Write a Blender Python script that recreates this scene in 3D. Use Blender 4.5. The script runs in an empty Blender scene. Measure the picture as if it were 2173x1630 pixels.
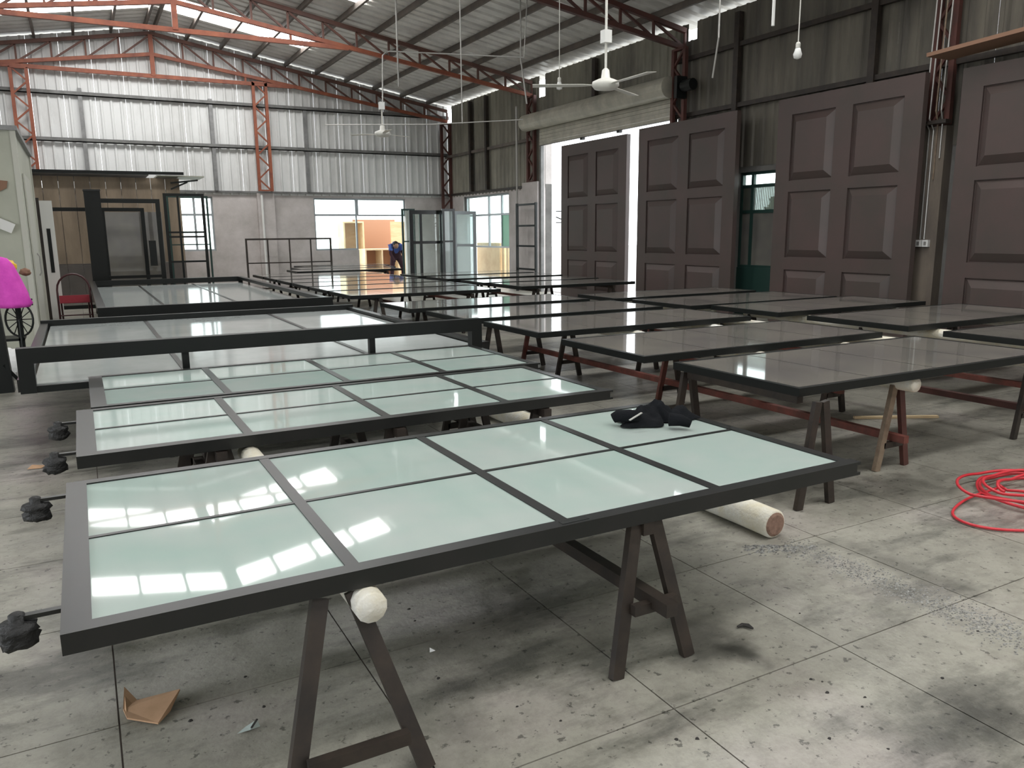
import bpy, math, random
from mathutils import Vector, Matrix, noise
R = random.Random(7)
S = bpy.context.scene
COL = S.collection

# ---------------------------------------------------------------- camera
W, H, F = 2173.0, 1630.0, 1664.3
YAW, PITCH, ROLL = 0.497838, -0.190640, -0.0091788
CAM = Vector((0, 0, 1.6))
_f = Vector((math.sin(YAW)*math.cos(PITCH), math.cos(YAW)*math.cos(PITCH), math.sin(PITCH)))
_r = Vector((math.cos(YAW), -math.sin(YAW), 0)); _u = _r.cross(_f)
_r, _u = _r*math.cos(ROLL)+_u*math.sin(ROLL), -_r*math.sin(ROLL)+_u*math.cos(ROLL)
cd = bpy.data.cameras.new('camera'); cam = bpy.data.objects.new('camera', cd); COL.objects.link(cam)
cd.sensor_width = 36; cd.sensor_fit = 'HORIZONTAL'; cd.lens = F/W*36; cd.clip_end = 300; cd.clip_start = .05
cam.matrix_world = Matrix(((_r.x, _u.x, -_f.x, CAM.x), (_r.y, _u.y, -_f.y, CAM.y), (_r.z, _u.z, -_f.z, CAM.z), (0, 0, 0, 1)))
S.camera = cam
def ray(x, y): return _f + _r*((x-W/2)/F) - _u*((y-H/2)/F)
def at_z(x, y, z): d = ray(x, y); return CAM + d*((z-CAM.z)/d.z)
def at_y(x, y, Y): d = ray(x, y); return CAM + d*(Y/d.y)
def at_x(x, y, X): d = ray(x, y); return CAM + d*(X/d.x)

# ---------------------------------------------------------------- world, exposure
wd = bpy.data.worlds.new('sky'); S.world = wd; wd.use_nodes = True
bg = wd.node_tree.nodes['Background']; bg.inputs[0].default_value = (.93, .97, 1, 1); bg.inputs[1].default_value = 5.0
SKYLIGHT = 12.0
vs = S.view_settings; vs.view_transform = 'Standard'; vs.look = 'None'; vs.exposure = 0.0; vs.gamma = 1; vs.use_curve_mapping = False

# ---------------------------------------------------------------- materials
def mat(name, col, rough=.6, metal=0, spec=.5, coat=0, var=0, col2=None, scale=3, bump=0, bscale=40, detail=6, emit=0, contrast=(.35, .65), stretch=None):
    m = bpy.data.materials.new(name); m.use_nodes = True
    n, l = m.node_tree.nodes, m.node_tree.links; b = n['Principled BSDF']
    b.inputs['Base Color'].default_value = (*col, 1); b.inputs['Roughness'].default_value = rough
    b.inputs['Metallic'].default_value = metal; b.inputs['Specular IOR Level'].default_value = spec
    if coat: b.inputs['Coat Weight'].default_value = coat; b.inputs['Coat Roughness'].default_value = .03
    if emit: b.inputs['Emission Color'].default_value = (*col, 1); b.inputs['Emission Strength'].default_value = emit
    if col2 or bump:
        g = n.new('ShaderNodeNewGeometry'); src = g.outputs['Position']
        if stretch:
            mp = n.new('ShaderNodeMapping'); mp.inputs['Scale'].default_value = stretch; l.new(src, mp.inputs[0]); src = mp.outputs[0]
    if col2:
        t = n.new('ShaderNodeTexNoise'); t.inputs['Scale'].default_value = scale; t.inputs['Detail'].default_value = detail; t.inputs['Roughness'].default_value = .65
        l.new(src, t.inputs['Vector'])
        c = n.new('ShaderNodeValToRGB'); c.color_ramp.elements[0].position, c.color_ramp.elements[1].position = contrast
        c.color_ramp.elements[0].color = (*col, 1); c.color_ramp.elements[1].color = (*col2, 1)
        l.new(t.outputs['Fac'], c.inputs[0]); l.new(c.outputs[0], b.inputs['Base Color'])
    if bump:
        t2 = n.new('ShaderNodeTexNoise'); t2.inputs['Scale'].default_value = bscale; t2.inputs['Detail'].default_value = 5; l.new(src, t2.inputs['Vector'])
        bp = n.new('ShaderNodeBump'); bp.inputs['Strength'].default_value = bump; bp.inputs['Distance'].default_value = .02
        l.new(t2.outputs['Fac'], bp.inputs['Height']); l.new(bp.outputs[0], b.inputs['Normal'])
    return m

def floor_material():
    m = bpy.data.materials.new('stained_concrete'); m.use_nodes = True
    n, l = m.node_tree.nodes, m.node_tree.links; b = n['Principled BSDF']
    pos = n.new('ShaderNodeNewGeometry').outputs['Position']
    def tex(scale, detail, rough=.6, stretch=None):
        src = pos
        if stretch:
            mp = n.new('ShaderNodeMapping'); mp.inputs['Scale'].default_value = stretch; l.new(pos, mp.inputs[0]); src = mp.outputs[0]
        t = n.new('ShaderNodeTexNoise'); t.inputs['Scale'].default_value = scale; t.inputs['Detail'].default_value = detail; t.inputs['Roughness'].default_value = rough
        l.new(src, t.inputs['Vector']); return t.outputs['Fac']
    def ramp(fac, stops):
        c = n.new('ShaderNodeValToRGB'); e = c.color_ramp.elements
        while len(e) < len(stops): e.new(.5)
        for k, (p, v) in enumerate(stops): e[k].position = p; e[k].color = (*v, 1)
        l.new(fac, c.inputs[0]); return c.outputs[0]
    def mul(a, bb, f=1):
        x = n.new('ShaderNodeMixRGB'); x.blend_type = 'MULTIPLY'; x.inputs[0].default_value = f; l.new(a, x.inputs[1]); l.new(bb, x.inputs[2]); return x.outputs[0]
    base = ramp(tex(1.1, 5), [(.3, (.27, .26, .222)), (.5, (.34, .328, .28)), (.7, (.375, .342, .315))])
    smear = ramp(tex(1.7, 7, .7, (.6, 1.6, 1)), [(.36, (.36, .37, .37)), (.5, (1, 1, 1)), (1, (1, 1, 1))])
    speck = ramp(tex(26, 4, .65), [(.345, (.10, .10, .10)), (.39, (1, 1, 1)), (1, (1, 1, 1))])
    grain = ramp(tex(9, 9, .8), [(.33, (.62, .615, .60)), (.55, (1, 1, 1)), (1, (1.0, 1.0, 1.0))])
    c = mul(base, smear, .85); c = mul(c, grain, .8); c = mul(c, speck, .7)
    # oil and paint stains at fixed spots on the slab
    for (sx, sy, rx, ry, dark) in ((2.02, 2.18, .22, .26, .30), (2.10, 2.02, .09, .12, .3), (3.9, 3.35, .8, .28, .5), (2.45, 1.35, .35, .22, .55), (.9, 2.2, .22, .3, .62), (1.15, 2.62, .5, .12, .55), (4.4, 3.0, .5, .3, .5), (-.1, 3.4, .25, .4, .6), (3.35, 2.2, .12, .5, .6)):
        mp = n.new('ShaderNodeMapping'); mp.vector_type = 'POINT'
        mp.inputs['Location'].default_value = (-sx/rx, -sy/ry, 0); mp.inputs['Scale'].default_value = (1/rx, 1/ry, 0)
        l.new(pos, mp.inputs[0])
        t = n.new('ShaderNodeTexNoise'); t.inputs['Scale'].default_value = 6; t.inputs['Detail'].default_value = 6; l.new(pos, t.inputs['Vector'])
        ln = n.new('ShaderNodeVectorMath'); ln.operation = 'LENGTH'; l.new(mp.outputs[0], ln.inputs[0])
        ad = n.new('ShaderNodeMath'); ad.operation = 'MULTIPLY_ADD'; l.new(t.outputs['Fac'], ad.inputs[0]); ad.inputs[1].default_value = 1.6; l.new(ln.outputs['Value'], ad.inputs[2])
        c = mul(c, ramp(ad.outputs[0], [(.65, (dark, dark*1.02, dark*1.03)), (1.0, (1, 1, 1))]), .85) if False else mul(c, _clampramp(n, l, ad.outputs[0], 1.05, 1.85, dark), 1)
    l.new(c, b.inputs['Base Color'])
    rr = n.new('ShaderNodeMapRange'); rr.inputs['To Min'].default_value = .24; rr.inputs['To Max'].default_value = .52; l.new(tex(3, 4), rr.inputs[0]); l.new(rr.outputs[0], b.inputs['Roughness'])
    bp = n.new('ShaderNodeBump'); bp.inputs['Strength'].default_value = .25; bp.inputs['Distance'].default_value = .01; l.new(tex(30, 6), bp.inputs['Height']); l.new(bp.outputs[0], b.inputs['Normal'])
    return m
def _clampramp(n, l, fac, a, bb, dark):
    r = n.new('ShaderNodeMapRange'); r.inputs['From Min'].default_value = a; r.inputs['From Max'].default_value = bb
    r.inputs['To Min'].default_value = dark; r.inputs['To Max'].default_value = 1; l.new(fac, r.inputs[0])
    c = n.new('ShaderNodeCombineColor')
    for k in range(3): l.new(r.outputs[0], c.inputs[k])
    return c.outputs[0]

def glass_material(name, tint, alpha, rough=.02, ior=1.5):
    """thin sheet: partly see-through, with mirror reflection that grows at a grazing angle"""
    m = bpy.data.materials.new(name); m.use_nodes = True
    n, l = m.node_tree.nodes, m.node_tree.links; n.clear()
    o = n.new('ShaderNodeOutputMaterial'); tr = n.new('ShaderNodeBsdfTransparent'); tr.inputs[0].default_value = (*tint, 1)
    df = n.new('ShaderNodeBsdfTranslucent' if alpha > .2 else 'ShaderNodeBsdfDiffuse'); df.inputs[0].default_value = (*tint, 1)
    gl = n.new('ShaderNodeBsdfGlossy'); gl.inputs['Roughness'].default_value = rough; gl.inputs[0].default_value = (1, 1, 1, 1)
    fr = n.new('ShaderNodeFresnel'); gm = n.new('ShaderNodeNewGeometry'); mx = n.new('ShaderNodeMapRange'); mx.inputs['To Min'].default_value = ior; mx.inputs['To Max'].default_value = 1/ior
    l.new(gm.outputs['Backfacing'], mx.inputs[0]); l.new(mx.outputs[0], fr.inputs[0])
    m1 = n.new('ShaderNodeMixShader'); m1.inputs[0].default_value = alpha; l.new(tr.outputs[0], m1.inputs[1]); l.new(df.outputs[0], m1.inputs[2])
    m2 = n.new('ShaderNodeMixShader'); l.new(fr.outputs[0], m2.inputs[0]); l.new(m1.outputs[0], m2.inputs[1]); l.new(gl.outputs[0], m2.inputs[2]); l.new(m2.outputs[0], o.inputs[0])
    return m

M = {}
M['floor'] = floor_material()
M['joint'] = mat('joint_dirt', (.13, .105, .095), .9)
M['ground'] = mat('outdoor_concrete', (.42, .42, .40), .9, col2=(.5, .49, .47))
M['frame'] = mat('charcoal_paint', (.007, .0088, .0083), .30, spec=.5, col2=(.012, .012, .012), scale=5)
M['black'] = mat('black_paint', (.009, .0105, .010), .4, spec=.28)
M['frost'] = mat('frosted_mint_glass', (.37, .475, .435), .035, spec=.55, col2=(.435, .495, .468), scale=1.6, detail=3)
M['dark_glass'] = mat('smoked_glass', (.145, .138, .13), .05, spec=1.0, col2=(.20, .19, .165), scale=1.5, detail=2)
M['clear'] = glass_material('window_glass', (.9, .95, .93), .06)
M['milky'] = glass_material('milky_glass', (.82, .88, .88), .45)
M['pale_glass'] = mat('protective_film_glass', (.40, .44, .43), .10, spec=.6, col2=(.50, .53, .52), scale=1.3)
M['clad'] = mat('white_sheet_metal', (.72, .725, .72), .5, spec=.4, col2=(.46, .455, .44), scale=1.1, stretch=(1, 1, .35), contrast=(.47, .85))
M['clad_beige'] = mat('beige_sheet_metal', (.30, .285, .23), .5, col2=(.15, .14, .115), scale=1.5, stretch=(1, 1, .3))
M['clad_dark'] = mat('grimy_sheet_metal', (.075, .068, .058), .55, col2=(.16, .145, .115), scale=1.8, stretch=(1, 1.6, .2))
M['roof'] = mat('galvanised_roof_sheet', (.80, .785, .75), .4, metal=.0, col2=(.58, .565, .54), scale=1.5)
M['concrete_wall'] = mat('stained_plaster', (.60, .555, .545), .85, col2=(.42, .39, .37), scale=1.2, detail=8, bump=.2)
M['tan_plaster'] = mat('tan_plaster', (.20, .165, .13), .85, col2=(.12, .10, .085), scale=3, stretch=(1, 1, .3))
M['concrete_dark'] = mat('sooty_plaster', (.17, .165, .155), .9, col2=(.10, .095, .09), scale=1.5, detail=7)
M['orange'] = mat('red_oxide_primer', (.33, .10, .05), .55, col2=(.21, .06, .035), scale=4)
M['oxide_mid'] = mat('dull_oxide_primer', (.17, .075, .055), .6, col2=(.11, .055, .045), scale=3)
M['oxide_dark'] = mat('old_oxide_primer', (.11, .036, .028), .6, col2=(.065, .03, .025), scale=3)
M['purlin'] = mat('weathered_purlin', (.10, .088, .078), .6, col2=(.16, .13, .11), scale=3)
M['galv'] = mat('galvanised_steel', (.30, .30, .30), .5, metal=.4, col2=(.20, .20, .20), scale=4)
M['greybar'] = mat('grey_girt', (.20, .20, .195), .5, col2=(.11, .11, .105), scale=3)
M['rust'] = mat('rusty_red_steel', (.20, .055, .04), .65, col2=(.10, .04, .03), scale=9)
M['brown_steel'] = mat('brown_steel', (.018, .014, .012), .5, col2=(.040, .029, .022), scale=8)
M['tan_steel'] = mat('tan_steel', (.26, .20, .14), .6, col2=(.15, .10, .07), scale=10)
M['door_brown'] = mat('brown_door_skin', (.088, .060, .056), .42, spec=.5, col2=(.070, .056, .050), scale=1.2)
M['foam'] = mat('white_foam', (.80, .79, .74), .8, col2=(.70, .64, .48), scale=6, bump=.3, bscale=60)
M['foam_end'] = mat('cardboard_core', (.20, .12, .09), .9, col2=(.32, .20, .15), scale=30)
M['wheel'] = mat('greasy_rubber', (.012, .012, .012), .6, bump=.6, bscale=60)
M['cloth'] = mat('black_cloth', (.010, .011, .013), .95, spec=.1, bump=.3, bscale=120)
M['white'] = mat('white_paint', (.75, .75, .73), .5)
M['steel'] = mat('bare_conduit', (.42, .41, .39), .4, metal=.5)
M['hose'] = mat('red_hose', (.62, .035, .05), .4)
M['card'] = mat('cardboard', (.50, .31, .19), .9, col2=(.42, .26, .15), scale=12)
M['foil'] = mat('grey_film_scrap', (.45, .52, .50), .4)
M['chip'] = mat('black_scrap', (.03, .027, .025), .8)
M['grit'] = mat('grey_grit', (.06, .058, .055), .9, col2=(.42, .42, .40), scale=60)
M['cabin'] = mat('beige_cabin_panel', (.47, .48, .40), .5, col2=(.40, .41, .34), scale=1.2)
M['cabin_edge'] = mat('cabin_trim', (.52, .52, .46), .5)
M['booth'] = mat('brown_booth_sheet', (.36, .28, .20), .6, col2=(.22, .17, .12), scale=1.3, stretch=(2, 1, .4))
M['booth_low'] = mat('dark_booth_board', (.10, .09, .08), .7, col2=(.14, .12, .11), scale=2)
M['wood'] = mat('raw_plywood', (.72, .50, .29), .7, col2=(.60, .38, .20), scale=2, stretch=(1, 1, 6))
M['wood_light'] = mat('pale_timber', (.82, .66, .42), .7, col2=(.72, .54, .32), scale=3)
M['wood_red'] = mat('red_plywood', (.42, .22, .13), .7)
M['red'] = mat('red_vinyl', (.35, .03, .05), .5)
M['maroon'] = mat('maroon_tube', (.06, .014, .018), .4)
M['pink'] = mat('magenta_fabric', (.75, .08, .55), .7, col2=(.62, .05, .46), scale=6, bump=.3, bscale=20)
M['yellow'] = mat('yellow_plastic', (.75, .45, .03), .5)
M['plastic'] = mat('white_plastic_bag', (.78, .78, .77), .4, bump=.5, bscale=25)
M['brown'] = mat('brown_board', (.25, .14, .09), .8)
M['skylight'] = mat('translucent_skylight', (1.0, 1.0, .985), .5, emit=SKYLIGHT)
M['shutter'] = mat('shutter_slat', (.50, .48, .40), .45, metal=.1, col2=(.36, .345, .29), scale=3)
M['green_frame'] = mat('green_window_frame', (.018, .05, .042), .5)
M['green_pane'] = mat('green_board', (.25, .62, .42), .4)
M['leaf'] = mat('leaves', (.05, .09, .035), .8, col2=(.09, .15, .05), scale=9)
M['bark'] = mat('bark', (.09, .06, .04), .9)
M['blue'] = mat('blue_shirt', (.10, .17, .52), .8)
M['navy'] = mat('dark_trousers', (.05, .02, .03), .9)
M['skin'] = mat('skin', (.42, .24, .16), .6)
M['hair'] = mat('hair', (.012, .010, .010), .7)
M['fan_white'] = mat('fan_enamel', (.66, .65, .60), .4)
M['grey_window'] = mat('aluminium_frame', (.35, .38, .40), .4, metal=.3)

# ---------------------------------------------------------------- mesh builder
class MB:
    def __init__(s): s.v = []; s.f = []
    def add(s, vs, fs):
        k = len(s.v); s.v += [Vector(v) for v in vs]; s.f += [[i+k for i in f] for f in fs]; return s
    def box(s, x0, x1, y0, y1, z0, z1):
        return s.add([(x0, y0, z0), (x1, y0, z0), (x1, y1, z0), (x0, y1, z0), (x0, y0, z1), (x1, y0, z1), (x1, y1, z1), (x0, y1, z1)],
                     [(3, 2, 1, 0), (4, 5, 6, 7), (0, 1, 5, 4), (1, 2, 6, 5), (2, 3, 7, 6), (3, 0, 4, 7)])
    def bar(s, p, q, w, h, up=(0, 0, 1)):
        p, q = Vector(p), Vector(q); d = (q-p).normalized(); up = Vector(up)
        if abs(d.dot(up)) > .98: up = Vector((0, 1, 0))
        a = d.cross(up).normalized(); b = a.cross(d); v = []
        for c in (p, q):
            for i, j in ((-1, -1), (1, -1), (1, 1), (-1, 1)): v.append(c+a*(i*w/2)+b*(j*h/2))
        return s.add(v, [(0, 1, 2, 3), (7, 6, 5, 4), (0, 4, 5, 1), (1, 5, 6, 2), (2, 6, 7, 3), (3, 7, 4, 0)])
    def tube(s, pts, r, n=8, closed=False, cap=True):
        pts = [Vector(p) for p in pts]; rs = r if isinstance(r, (list, tuple)) else [r]*len(pts)
        v = []; prev = None; m = len(pts)
        for i, p in enumerate(pts):
            t = (pts[(i+1) % m]-pts[i-1]) if closed else (pts[min(i+1, m-1)]-pts[max(i-1, 0)])
            t.normalize()
            if prev is None:
                a = t.orthogonal().normalized()
            else:
                a = (prev-t*prev.dot(t)); a = a.normalized() if a.length > 1e-6 else t.orthogonal().normalized()
            prev = a; b = t.cross(a)
            for k in range(n):
                an = 2*math.pi*k/n; v.append(p+(a*math.cos(an)+b*math.sin(an))*rs[i])
        f = []
        for i in range(m if closed else m-1):
            j = (i+1) % m
            for k in range(n): f.append((i*n+k, i*n+(k+1) % n, j*n+(k+1) % n, j*n+k))
        if cap and not closed: f += [tuple(reversed(range(n))), tuple(range((m-1)*n, m*n))]
        return s.add(v, f)
    def lathe(s, c, prof, n=20, axis=2):
        c = Vector(c); v = []; f = []; m = len(prof)
        for r, h in prof:
            for k in range(n):
                a = 2*math.pi*k/n; p = [r*math.cos(a), r*math.sin(a), h]
                if axis == 1: p = [p[0], p[2], p[1]]
                if axis == 0: p = [p[2], p[0], p[1]]
                v.append(c+Vector(p))
        for i in range(m-1):
            for k in range(n): f.append((i*n+k, i*n+(k+1) % n, (i+1)*n+(k+1) % n, (i+1)*n+k))
        f += [tuple(reversed(range(n))), tuple(range((m-1)*n, m*n))]
        return s.add(v, f)
    def build(s, name, m, parent=None, smooth=False):
        off = parent_world(parent)
        me = bpy.data.meshes.new(name); me.from_pydata([v-off for v in s.v], [], s.f)
        me.materials.append(M[m] if isinstance(m, str) else m)
        if smooth:
            for p in me.polygons: p.use_smooth = True
        me.update()
        o = bpy.data.objects.new(name, me); COL.objects.link(o)
        if parent: o.parent = parent
        return o
def parent_world(p):
    o = Vector((0, 0, 0))
    while p: o += p.location; p = p.parent
    return o
def tag(o, label=None, cat=None, group=None, kind=None):
    if label: o['label'] = label
    if cat: o['category'] = cat
    if group: o['group'] = group
    if kind: o['kind'] = kind
    return o
def thing(name, loc, label, cat, group=None):
    o = bpy.data.objects.new(name, None); COL.objects.link(o); o.location = loc; o.empty_display_size = .1
    return tag(o, label, cat, group)
def struct(name, loc=(0, 0, 0)):
    o = bpy.data.objects.new(name, None); COL.objects.link(o); o.location = loc; o.empty_display_size = .1; o['kind'] = 'structure'; return o
def box(name, m, parent, *b): return MB().box(*b).build(name, m, parent)

# ---------------------------------------------------------------- the hall
XR, YB, XL, YF, RX = 11.22, 25.0, -6.62, -6.0, 2.3
def roof_z(x): return 7.27-.172*abs(x-RX)
def chord_z(x): return 7.10-.170*abs(x-RX)
def low_z(x): return 6.5-.146*abs(x-RX)

# floor: concrete cut into square slabs; the largest-showing slabs are single parts, the rest one part
floor = MB().box(XL-.2, XR+.2, YF-.2, YB+.2, -.25, -.006).build('floor', 'joint'); floor['kind'] = 'structure'
P0, Q0, SP = -.035, 1.864, .8325
me_slab = None
rest = MB()
g = .0028
cells = []
for i in range(-8, 15):
    for j in range(-10, 29):
        x0, y0 = P0+i*SP, Q0+j*SP
        if x0 > XR or x0+SP < XL or y0 > YB or y0+SP < YF: continue
        cells.append((i, j, x0, y0))
near = sorted([c for c in cells if c[3] > .8 and c[2]+SP > (-.35-.02*c[3]) and c[2] < 1.25*(c[3]+SP)+.5], key=lambda c: (c[2]+.4)**2+(c[3]+.4)**2)[:150]
nearset = set((c[0], c[1]) for c in near)
for i, j, x0, y0 in cells:
    if (i, j) in nearset:
        if me_slab is None:
            b = MB(); b.box(g, SP-g, g, SP-g, -.05, 0); me_slab = b.build('slab', 'floor', floor); me_slab.location = (x0, y0, 0)
        else:
            o = me_slab.copy(); COL.objects.link(o); o.parent = floor; o.location = (x0, y0, 0)
    else:
        rest.box(max(x0+g, XL), min(x0+SP-g, XR), max(y0+g, YF), min(y0+SP-g, YB), -.05, 0)
tag(rest.build('slab_field', 'floor', floor), kind='stuff')

# outdoor yard
yard = MB(); yard.box(-40, 60, YB+.2, 80, -.3, -.06); yard.box(XR+.2, 60, -30, YB+.2, -.3, -.06); yard.box(-40, XL-.2, -30, YB+.2, -.3, -.06)
tag(yard.build('ground_outside', 'ground'), kind='structure')

def wall_boxes(a0, a1, z0, z1, holes):
    """rectangles of a wall strip minus rectangular holes -> list (a0,a1,z0,z1)"""
    as_ = sorted({a0, a1, *[h[0] for h in holes], *[h[1] for h in holes]}); out = []
    for p, q in zip(as_[:-1], as_[1:]):
        if q <= a0 or p >= a1: continue
        zs = sorted([(max(h[2], z0), min(h[3], z1)) for h in holes if h[0] <= p+1e-6 and h[1] >= q-1e-6]); z = z0
        for u, v in zs:
            if u > z: out.append((p, q, z, u))
            z = max(z, v)
        if z < z1: out.append((p, q, z, z1))
    return out
CZ = 2.88
wall_back = MB()
bh = [(2.62, 3.62, 1.15, 2.72), (6.6, 8.0, 1.1, 2.72), (8.0, 9.65, -.01, 2.72)]
for p, q, u, v in wall_boxes(XL-.2, XR, 0, CZ, bh): wall_back.box(p, q, YB, YB+.2, u, v)
wall_back = tag(wall_back.build('wall_back', 'concrete_wall'), kind='structure')
wall_right = MB()
rh = [(20.7, 23.8, -.01, 2.75), (13.3, 18.65, -.01, 3.95), (10.45, 11.5, -.01, 2.68)]
for p, q, u, v in wall_boxes(YF, YB+.2, 0, CZ, rh): wall_right.box(XR, XR+.2, p, q, u, v)
wall_right = tag(wall_right.build('wall_right', 'concrete_dark'), kind='structure')
wall_left = MB()   # side wall with an unseen doorway added to lighten the floor under the panels
for p, q, u, v in wall_boxes(YF, YB, 0, roof_z(XL), [(-1.0, 7.0, -.01, 4.2)]): wall_left.box(XL-.2, XL, p, q, u, v)
wall_left = tag(wall_left.build('wall_left', 'clad'), kind='structure')
wl = MB()   # front gable wall
for p, q, u, v in wall_boxes(XL, XR, 0, roof_z(XR), []): wl.box(p, q, YF-.2, YF, u, v)
ze = roof_z(XR)
wl.add([(XL, YF-.2, ze), (XR, YF-.2, ze), (RX, YF-.2, roof_z(RX)), (XL, YF, ze), (XR, YF, ze), (RX, YF, roof_z(RX))], [(0, 1, 2), (5, 4, 3), (1, 4, 5, 2), (2, 5, 3, 0)])
tag(wl.build('wall_front', 'clad'), kind='structure')

def sheet(parent, along, a0, a1, fixed, z0, top, m, pitch=.25, depth=.032):
    """one ribbed cladding sheet; ribs stand proud towards the room"""
    n = max(1, round((a1-a0)/pitch)); w = (a1-a0)/n; prof = []
    for k in range(n):
        s = a0+k*w
        prof += [(s, 0), (s+w*.36, 0), (s+w*.46, 1), (s+w*.62, 1), (s+w*.72, 0)]
    prof.append((a1, 0)); v = []; f = []
    for a, d in prof:
        for z in (z0, top(a)):
            v.append((a, fixed-d*depth, z) if along == 'x' else (fixed-d*depth, a, z))
    back = len(v)
    for a, d in prof:
        for z in (z0, top(a)):
            v.append((a, fixed-d*depth+.004, z) if along == 'x' else (fixed-d*depth+.004, a, z))
    for i in range(len(prof)-1):
        q = (2*i, 2*i+2, 2*i+3, 2*i+1)
        f.append(q); f.append(tuple(back+t for t in reversed(q)))
    return MB().add(v, f).build('cladding_sheet', m, parent)
def clad_run(parent, along, a0, a1, fixed, z0, top, m, wid=.75):
    n = max(1, round((a1-a0)/wid)); w = (a1-a0)/n
    for k in range(n):
        mm = m[k % len(m)] if isinstance(m, list) else m
        sheet(parent, along, a0+k*w, a0+(k+1)*w-.003, fixed, z0, top, mm)
clad_run(wall_back, 'x', XL, XR, YB-.01, CZ-.1, lambda x: roof_z(x)-.03, 'clad')
ez = roof_z(XR)-.055
clad_run(wall_right, 'y', YF, 12.80, XR-.01, CZ-.1, lambda y: ez, 'clad_dark')
clad_run(wall_right, 'y', 12.80, 13.05, XR-.01, CZ-.1, lambda y: ez-.33, 'clad_dark')
clad_run(wall_right, 'y', 13.05, 13.3, XR-.01, CZ-.1, lambda y: ez, 'clad_dark')
clad_run(wall_right, 'y', 13.3, 18.65, XR-.01, 3.95, lambda y: ez, 'clad_beige')
clad_run(wall_right, 'y', 18.65, 18.95, XR-.01, CZ-.1, lambda y: ez-.55, 'clad_beige')
clad_run(wall_right, 'y', 18.95, 24.62, XR-.01, CZ-.1, lambda y: ez, 'clad_beige')
clad_run(wall_right, 'y', 24.62, 24.98, XR-.01, CZ-.1, lambda y: ez-.5, 'clad_beige')
# girts and studs on the back wall, ledge on top of the masonry
for z in (5.33, 4.135):
    b = MB(); b.box(XL, XR, YB-.14, YB-.05, z-.035, z-.01).box(XL, XR, YB-.14, YB-.125, z-.035, z+.07); b.build('girt', 'greybar', wall_back)
box('ledge', 'greybar', wall_back, XL, XR, YB-.08, YB-.005, CZ-.05, CZ+.01)
for x, zt in ((.45, 5.5), (3.75, 5.45), (6.45, 5.4)):
    box('stud', 'galv', wall_back, x-.05, x+.05, YB-.125, YB-.045, CZ+.01, zt)
for x in (-.9, 5.13): box('pier', 'concrete_wall', wall_back, x-.25, x+.25, YB-.12, YB, 0, CZ-.05)
for (y0, y1, z) in ((YF, 13.3, 3.92), (YF, 13.3, 5.0), (19.2, 25, 4.1)):
    b = MB(); b.box(XR-.13, XR-.05, y0, y1, z-.05, z+.03); b.build('girt', 'brown_steel' if y1 < 19 else 'purlin', wall_right)
box('ledge', 'brown_steel', wall_right, XR-.08, XR-.005, 18.7, YB, CZ-.05, CZ+.01)
for y, z0, z1 in ((11.55, CZ, 5.55), (8.62, CZ, 5.6), (16.2, 4.0, 5.6), (21.9, CZ, 5.6), (23.0, CZ, 5.6)):
    box('stud', 'brown_steel', wall_right, XR-.16, XR-.06, y-.06, y+.06, z0+.01, z1)

box('pier', 'concrete_wall', wall_right, 11.0, XR+.2, 18.71, 19.55, 0, 2.95)
box('jamb', 'concrete_wall', wall_right, 11.16, XR+.2, 18.655, 18.71, 0, 3.95); box('jamb', 'concrete_dark', wall_right, XR, XR+.2, 13.1, 13.3, CZ, 3.95)
for y0, y1, z0 in ((19.56, 20.7, 0), (23.8, 24.98, 0), (20.7, 23.8, 2.755)): box('plaster_bay', 'concrete_wall', wall_right, XR-.02, XR, y0, y1, z0, CZ-.06)

# roof: ribbed sheets, purlins, translucent skylight strips
ceiling = struct('ceiling')
SKY = [(21.6, 22.95), (17.15, 18.05), (11.55, 12.45), (5.9, 6.8), (.2, 1.1), (-4.4, -3.5)]
SX0 = -1.5
def sky_end(y): return 6.1 if y > 10 else 9.9  # near strips, out of view, are lengthened to add light on the right side
def roof_sheet(y0, y1, xa, xb, name='roof_sheet', m='roof', pitch=.32, depth=.085):
    n = max(1, round((y1-y0)/pitch)); w = (y1-y0)/n; prof = []
    for k in range(n):
        s = y0+k*w; prof += [(s, 0), (s+w*.4, 0), (s+w*.5, 1), (s+w*.66, 1), (s+w*.76, 0)]
    prof.append((y1, 0)); v = []; f = []
    for y, d in prof:
        for x in (xa, xb): v.append((x, y, roof_z(x)+d*depth))
    k0 = len(v)
    for y, d in prof:
        for x in (xa, xb): v.append((x, y, roof_z(x)+d*depth+.006))
    for i in range(len(prof)-1):
        q = (2*i, 2*i+1, 2*i+3, 2*i+2); f.append(q); f.append(tuple(k0+t for t in reversed(q)))
    return MB().add(v, f).build(name, m, ceiling)
def roof_run(y0, y1, xa, xb):
    n = max(1, round((y1-y0)/.76)); w = (y1-y0)/n
    for k in range(n): roof_sheet(y0+k*w, y0+(k+1)*w, xa, xb)
edges = [YF-.2]+[e for s in sorted(SKY) for e in s]+[YB+.2]
for k in range(0, len(edges), 2):
    roof_run(edges[k], edges[k+1], RX, XR+.35); roof_run(edges[k], edges[k+1], XL-.35, RX)
PX = [RX+.95+.906*k for k in range(9)]
for y0, y1 in SKY:
    SX1 = sky_end(y0)
    roof_sheet(y0, y1, SX1, XR+.35); roof_sheet(y0, y1, XL-.35, SX0); roof_sheet(y0, y1, RX-.16, RX); roof_sheet(y0, y1, RX, RX+.16)
    for xa, xb in ((RX+.16, SX1), (SX0, RX-.16)):
        b = MB(); v = [(x, y, roof_z(x)+dz) for dz in (.012, .018) for x in (xa, xb) for y in (y0, y1)]
        b.add(v, [(0, 2, 3, 1), (5, 7, 6, 4)]); b.build('skylight_sheet', 'skylight', ceiling)
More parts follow.
